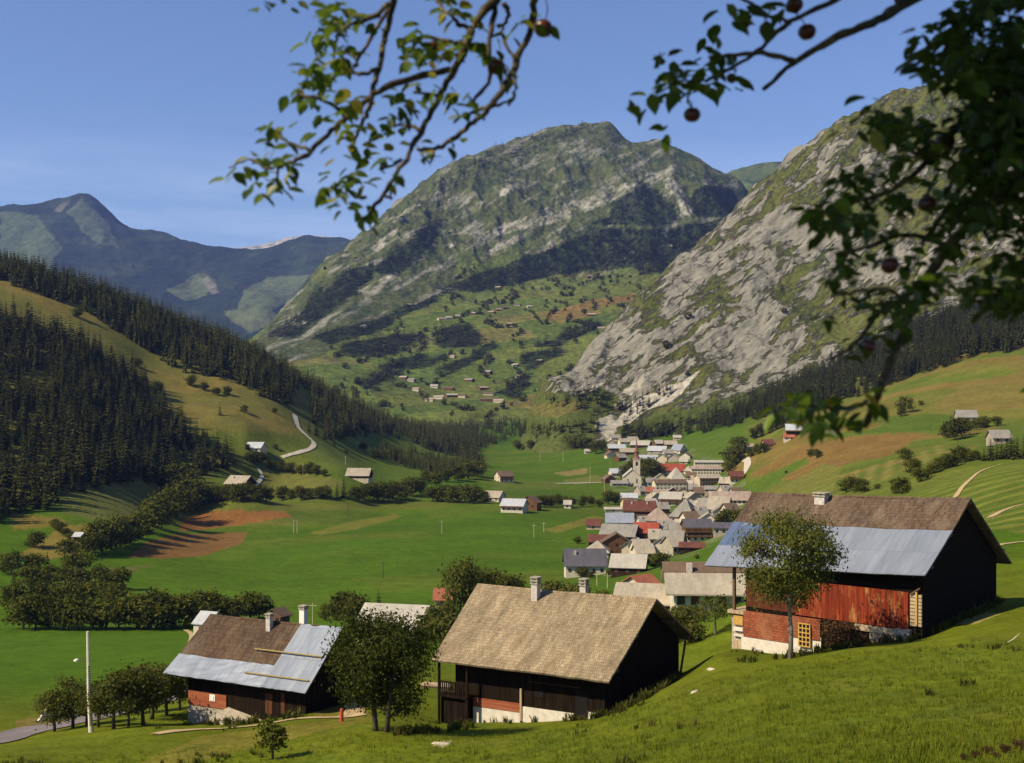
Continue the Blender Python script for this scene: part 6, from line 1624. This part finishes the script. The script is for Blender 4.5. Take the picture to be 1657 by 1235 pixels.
wood = MB(); twigs = []                       # twigs: points along thin wood, for the leaves
def limb(pts, r0, r1, n=7):
    """pts: (px, py, distance); smooth and lay a tapering, slightly knotty tube"""
    q = [W(*p) for p in pts]; fine = []
    for i in range(len(q) - 1):
        p0, p1, p2, p3 = q[max(i - 1, 0)], q[i], q[i + 1], q[min(i + 2, len(q) - 1)]
        for k in range(5):
            u = k / 5; fine.append(.5 * ((2 * p1) + (p2 - p0) * u + (2 * p0 - 5 * p1 + 4 * p2 - p3) * u * u + (-p0 + 3 * p1 - 3 * p2 + p3) * u ** 3))
    fine.append(q[-1]); m_ = len(fine)
    fine = [p + Vector((rdA.uniform(-1, 1), rdA.uniform(-1, 1), rdA.uniform(-1, 1))) * .0035 for p in fine]
    wood.tube([p + inv for p in fine], [(r0 + (r1 - r0) * i / (m_ - 1)) * rdA.uniform(.85, 1.2) for i in range(m_)], n)
    twigs.extend(fine)
    return fine

Y1 = 3.1
def br(pix, r0, r1, y=Y1, dy=.12):
    n = len(pix); return limb([(p[0], p[1], y + dy * math.sin(1.3 * i + pix[0][0])) for i, p in enumerate(pix)], r0, r1)
# stem, main limbs (their upper part is above the picture)
P0 = t_ap.location
def raw(pts, r0, r1):
    wood.tube([Vector(p) + inv for p in pts], [r0 + (r1 - r0) * i / (len(pts) - 1) for i in range(len(pts))], 10)
zg = P0.z
raw([(3.45, 3.5, zg - .3), (3.4, 3.48, zg + .8), (3.3, 3.45, -.6), (3.05, 3.4, .35), (2.6, 3.3, 1.15), (1.9, 3.2, 1.62), (1.1, 3.1, 1.75), (.3, 3.1, 1.62), (-.05, 3.1, 1.25), (-.055, 3.1, 1.06)], .17, .016)
raw([(3.3, 3.45, -.5), (2.9, 3.5, -.1), (2.3, 3.45, .25), (1.75, 3.35, .5), (1.45, 3.2, .6)], .10, .035)
raw([(1.9, 3.2, 1.62), (1.5, 3.1, 1.35), (1.1, 3.1, 1.08), (.97, 3.1, 1.0)], .05, .022)
raw([(.3, 3.1, 1.62), (.0, 3.05, 1.5), (-.2, 3.1, 1.2), (-.3, 3.1, 1.06)], .02, .012)
raw([(.5, 3.1, 1.65), (.2, 3.1, 1.35), (.06, 3.1, 1.06)], .02, .012)
raw([(1.5, 3.1, 1.68), (1.1, 3.0, 1.35), (.85, 3.1, 1.06)], .022, .011)
raw([(2.6, 3.3, 1.15), (2.2, 3.0, 1.5), (1.6, 2.7, 1.9), (.9, 2.4, 2.1), (.2, 2.2, 2.0)], .06, .015)
raw([(2.9, 3.35, .6), (2.4, 3.2, 1.0), (1.9, 3.1, 1.1), (1.5, 3.1, 1.02)], .05, .02)
# hanging branches over the sky
br([(800,-30),(795,0),(763,52),(739,105),(714,150),(690,200),(669,234),(648,273),(620,315),(592,353)], .0115, .0045)
br([(640,-30),(634,10),(627,45),(616,98),(602,150),(595,182),(580,212),(567,245)], .009, .004)
br([(630,8),(585,88),(574,108)], .006, .004)
br([(613,112),(581,122),(567,112),(550,121),(508,136)], .0055, .0035)
br([(725,112),(655,130),(606,152),(570,182),(553,196),(522,224),(490,255),(469,262)], .0085, .0055)
br([(469,262),(452,273),(448,306)], .005, .003); br([(469,262),(430,272),(405,258),(372,270)], .0045, .0022); br([(501,243),(462,227),(448,208)], .0045, .003)
br([(550,176),(508,157),(480,154)], .0045, .003)
br([(866,-30),(865,0),(858,45),(833,105),(812,147),(791,175),(760,203),(725,231),(704,241),(676,241)], .0105, .005)
br([(806,-20),(805,0),(791,63),(791,133),(760,168)], .0075, .0045); br([(816,7),(823,28),(812,52),(833,98)], .006, .004); br([(833,112),(833,150),(823,171)], .005, .003); br([(763,182),(800,172),(830,161)], .005, .003)
br([(627,7),(599,28),(553,17)], .006, .004); br([(613,24),(567,42),(546,56),(539,91)], .006, .003)
br([(763,45),(742,38),(721,17),(704,-4)], .006, .004); br([(760,70),(718,66),(683,60),(648,72)], .006, .003)
br([(707,154),(669,150)], .005, .003); br([(683,210),(641,203),(618,211)], .005, .003); br([(648,259),(632,268),(618,270)], .005, .003); br([(592,320),(575,318),(555,300)], .005, .003)
br([(620,315),(634,322),(632,310)], .004, .002); br([(704,241),(697,262)], .004, .002)
# upper right spray
br([(1560,-60),(1455,12),(1402,41),(1344,64),(1286,102),(1233,146)], .015, .005, 3.0)
br([(1380,-20),(1350,0),(1280,35),(1233,76),(1192,105),(1140,131)], .008, .004, 3.0); br([(1286,102),(1245,87),(1198,87),(1146,92)], .008, .004, 3.0)
br([(1280,36),(1235,22),(1190,-10)], .005, .004, 3.0); br([(1140,131),(1100,130),(1070,150)], .003, .002, 3.0); br([(1120,140),(1112,160),(1118,176)], .003, .002, 3.0)
# dark hanging mass on the right
br([(1700,230),(1618,315),(1554,379),(1513,431),(1466,525),(1435,600),(1420,640),(1402,682),(1373,694)], .015, .007, 2.9)
br([(1640,200),(1571,280),(1525,350),(1490,396)], .010, .005, 2.9); br([(1720,470),(1657,478),(1606,501)], .012, .006, 2.9); br([(1402,650),(1370,662),(1330,660),(1290,655)], .006, .003, 2.9)
br([(1690,60),(1620,120),(1560,190),(1500,260),(1440,310),(1370,330)], .014, .004, 3.0); br([(1540,400),(1470,380),(1400,400),(1350,410)], .008, .003, 2.9); br([(1490,470),(1430,500),(1380,560),(1350,580)], .007, .003, 2.9)
br([(1700,-10),(1600,20),(1520,70),(1465,95)], .014, .004, 3.0); br([(1480,500),(1440,470),(1395,470),(1345,480)], .006, .003, 2.9); br([(1500,262),(1450,230),(1410,190)], .006, .003, 3.0)
trk = wood.build('trunk', m_ap, t_ap, smooth=True)

LV, LT, LC = [], [], []
def leaf(p, size, tint, droop=.5, face=None):
    """one folded, curved apple leaf of eight points"""
    a = rdA.uniform(0, 6.283); d = Vector((math.cos(a), math.sin(a) * .8, rdA.uniform(-1.0, .55) - droop * .35)).normalized()
    up = Vector((rdA.uniform(-.7, .7), rdA.uniform(-.7, .7), 1)).normalized()
    s = d.cross(up).normalized(); u = s.cross(d).normalized()
    l, w = size, size * rdA.uniform(.27, .37); cu = rdA.uniform(.05, .28) * l
    n = len(LV); fold = rdA.uniform(.15, .5) * w
    st = d * (l * .18)
    def pt(f, side): return p + st + d * (l * f) + s * (side * w * (1.0, .95, .0)[0] * math.sin(math.pi * min(.97, max(.06, f ** .8)))) + u * (abs(side) * fold - cu * f * f)
    for f in (.0, .22, .48, .76):
        for sd in (-1, 0, 1): LV.append(pt(f + .03, sd if f else sd * .6))
    LV.append(pt(1.0, 0))
    for r_ in range(3):
        for q in range(2): LT.append((n + 3 * r_ + q, n + 3 * r_ + q + 1, n + 3 * r_ + q + 4, n + 3 * r_ + q + 3))
    LT.append((n + 9, n + 10, n + 12, n + 12)); LT.append((n + 10, n + 11, n + 12, n + 12))
    LC.extend([tint] * 13)

def clump(px, py, n, y=None, spread=17, size=.048, tint=.4, var=.25):
    y = y or Y1
    for k in range(n):
        p = W(px + rdA.gauss(0, spread), py + rdA.gauss(0, spread * .8), y + rdA.gauss(0, .10))
        leaf(p, size * rdA.uniform(.7, 1.2), min(1, max(0, tint + rdA.uniform(-var, var))))
for px, py, n in ((540,22,24),(520,58,14),(510,160,6),(545,40,14),(575,28,8),(508,118,14),(492,112,6),(555,102,16),(562,88,8),(500,142,9),(480,150,7),(508,70,6),(512,90,4),(686,70,16),(660,60,8),(700,90,14),(720,80,8),(655,150,10),(650,172,8),(690,130,7),(670,100,8),
                  (738,160,12),(745,172,8),(740,22,10),(722,12,8),(770,30,6),(760,70,6),(468,268,10),(452,232,9),(448,205,7),(410,258,5),(385,270,4),(372,276,3),(428,296,9),(448,300,9),(432,262,5),(515,207,4),(545,296,9),(572,282,10),(560,326,10),(530,310,8),(592,340,8),(595,238,5),(625,268,9),(614,252,4),(588,300,7),(675,244,5),(762,74,6),(800,98,6),(848,32,6),(860,40,5),(815,60,4),(820,110,4),(640,205,6),(622,212,5),(612,45,3),(697,255,4),(740,235,3),(425,5,4),(470,8,5)):
    clump(px, py, int(n * 1.05), spread=10, size=.040, tint=.48, var=.46)
for px, py, n in ((560,178,16),(566,165,10),(562,212,14),(560,240,10),(572,195,8),(612,180,4)): clump(px, py, int(n * .9), spread=10, size=.040, tint=.80, var=.22)
for px, py, n in ((1078,100,6),(1090,115,8),(1066,130,6),(1050,160,4),(1035,182,3),(1125,116,7),(1098,145,7),(1140,142,6),(1080,205,3),(1150,95,6),(1175,85,5),(1166,42,6),(1178,18,5),(1184,128,4),(1165,140,3),(1250,15,5),(1280,12,4)): clump(px, py, n, y=3.0, spread=11, size=.052, tint=.34, var=.42)
MASS = [(1470,40),(1600,-20),(1760,-20),(1760,520),(1640,500),(1560,480),(1500,520),(1450,540),(1400,575),(1345,565),(1335,500),(1345,420),(1320,350),(1330,300),(1400,270),(1440,190),(1520,150),(1500,110),(1460,100)]
xs, ys = [], []
n_in = 0
while n_in < 600:
    px, py = rdA.uniform(1310, 1760), rdA.uniform(-20, 580)
    if not in_poly(np.array([px]), np.array([py]), MASS)[0]: continue
    dens = 1.0 if px > 1550 and py < 340 else (.8 if px > 1590 else .34)
    if fbm(np.array([px / 46.]), np.array([py / 46.]), 2, 88)[0] < (-.08 if dens > .9 else .06): continue
    if rdA.random() > dens: continue
    clump(px, py, rdA.randint(5, 9), y=2.9 + rdA.gauss(0, .16), spread=12, size=.037, tint=.16, var=.46); n_in += 1  # low tint puts the crown's shade into these leaves' colour
for px, py, n in ((1280,652,8),(1262,655,5),(1300,640,6),(1320,655,7),(1345,650,6),(1325,690,9),(1310,678,6),(1345,685,6),(1395,660,6),(1400,640,5),(1415,180,6),(1405,182,5),(1440,190,6),(1380,200,3),(1340,325,9),(1350,350,8),(1320,340,6),(1480,250,7),(1470,245,5),(1500,60,8),(1480,95,8),(1510,100,8),(1560,60,9)): clump(px, py, n, y=2.9, spread=12, size=.054, tint=.48, var=.45)
# unseen crown leaves, added above and sunward to shade the dark branches
for k in range(2600):
    q = W(rdA.uniform(1340, 1760), rdA.uniform(-20, 560), 2.9 + rdA.gauss(0, .2)); t_ = rdA.uniform(.7, 2.6)
    p = q + SUN * t_ + Vector((rdA.gauss(0, .1), rdA.gauss(0, .1), rdA.gauss(0, .1)))
    if p.y > .4 and HY - F * p.z / p.y > -230 and CX + F * p.x / p.y < 1760: continue
    for j in range(4): leaf(p + Vector((rdA.gauss(0, .07), rdA.gauss(0, .07), rdA.gauss(0, .07))), .075 * rdA.uniform(.8, 1.2), rdA.uniform(.1, .6))
for k in range(1500):
    if k < 1150:
        x = rdA.uniform(-.2, 3.6); y = rdA.uniform(1.7, 4.4); z_ = rdA.uniform(1.0, 2.9) if x > .9 else rdA.uniform(1.9, 2.7)
        if z_ < .326 * y + .16 and (x * F / y + CX) < 1760: continue
    else: x = rdA.uniform(1.9, 3.9); y = rdA.uniform(2.6, 4.6); z_ = rdA.uniform(-.6, 1.4)
    if x < 1.9 and y > 0 and (x * F / y + CX) < 1700 and HY - F * z_ / y > -200: continue
    for q in range(3): leaf(Vector((x + rdA.gauss(0, .08), y + rdA.gauss(0, .08), z_ + rdA.gauss(0, .08))), .07 * rdA.uniform(.8, 1.2), rdA.uniform(.1, .6))
V = np.array([v[:] for v in LV]) + np.array(inv[:])
me = bpy.data.meshes.new('foliage'); me.from_pydata(V.tolist(), [], [tuple(dict.fromkeys(f_)) for f_ in LT])
a = me.attributes.new('tint', 'FLOAT', 'POINT'); a.data.foreach_set('value', np.array(LC, np.float32))
me.polygons.foreach_set('use_smooth', [True] * len(me.polygons)); me.materials.append(m_lf); me.update()
link('foliage', me, t_ap)

def apple(px, py, r_px, y):
    p = W(px, py, y); r = r_px / F * y
    bm = bmesh.new(); bmesh.ops.create_uvsphere(bm, u_segments=18, v_segments=12, radius=1)
    for v in bm.verts:
        h = v.co.z; rr = math.hypot(v.co.x, v.co.y)
        v.co.z = h * .9 - .28 * max(0, 1 - rr * 2.2) * (1 if h > 0 else -.5) ; v.co.x *= 1.0 - .10 * max(0, -h); v.co.y *= 1.0 - .10 * max(0, -h)
        v.co *= r
    me = bpy.data.meshes.new('apple'); bm.to_mesh(me); bm.free(); me.materials.append(m_ac)
    me.polygons.foreach_set('use_smooth', [True] * len(me.polygons))
    o = link('apple', me, t_ap); o.location = p + inv; o.rotation_euler = (rdA.uniform(-.4, .4), rdA.uniform(-.4, .4), 0)
    near = min(twigs, key=lambda q: (q - p).length)
    s_ = MB(); top = Vector((0, 0, r * .6)); e_ = near - p
    e_ = e_ if e_.length < .14 else Vector((.01, .0, .07))
    s_.tube([top, top.lerp(e_, .5) + Vector((.004, 0, .008)), e_], .0016, 5)
    so = s_.build('stalk', m_ap, o); so.rotation_euler = (0, 0, 0)
for a_ in ((879,46,16,3.1),(803,108,15,3.12),(1205,37,10,3.0),(1306,52,15,3.0),(1120,186,14,3.0),(1184,127,9,3.0),(1286,8,14,3.0),(1530,230,16,2.9),(1440,430,15,2.85),(1500,330,15,2.9),(1404,560,14,2.85),(1590,150,16,2.9),(700,78,12,3.1)): apple(*a_)
# ------------------------------------------------------------------ haze: one closed box of even, thin air round everything
hz = MB(); hz.box(-6200, -60, -90, 6200, 14300, 1500)
m_hz = bpy.data.materials.new('haze'); m_hz.use_nodes = True
nt = m_hz.node_tree; nt.nodes.clear()
o_ = nt.nodes.new('ShaderNodeOutputMaterial'); pv = nt.nodes.new('ShaderNodeVolumePrincipled')
pv.inputs['Color'].default_value = (0.28, 0.40, 1.0, 1)
pv.inputs['Density'].default_value = 0.000033
pv.inputs['Anisotropy'].default_value = 0.1
nt.links.new(pv.outputs[0], o_.inputs['Volume'])
tag(hz.build('haze', m_hz), kind='stuff')
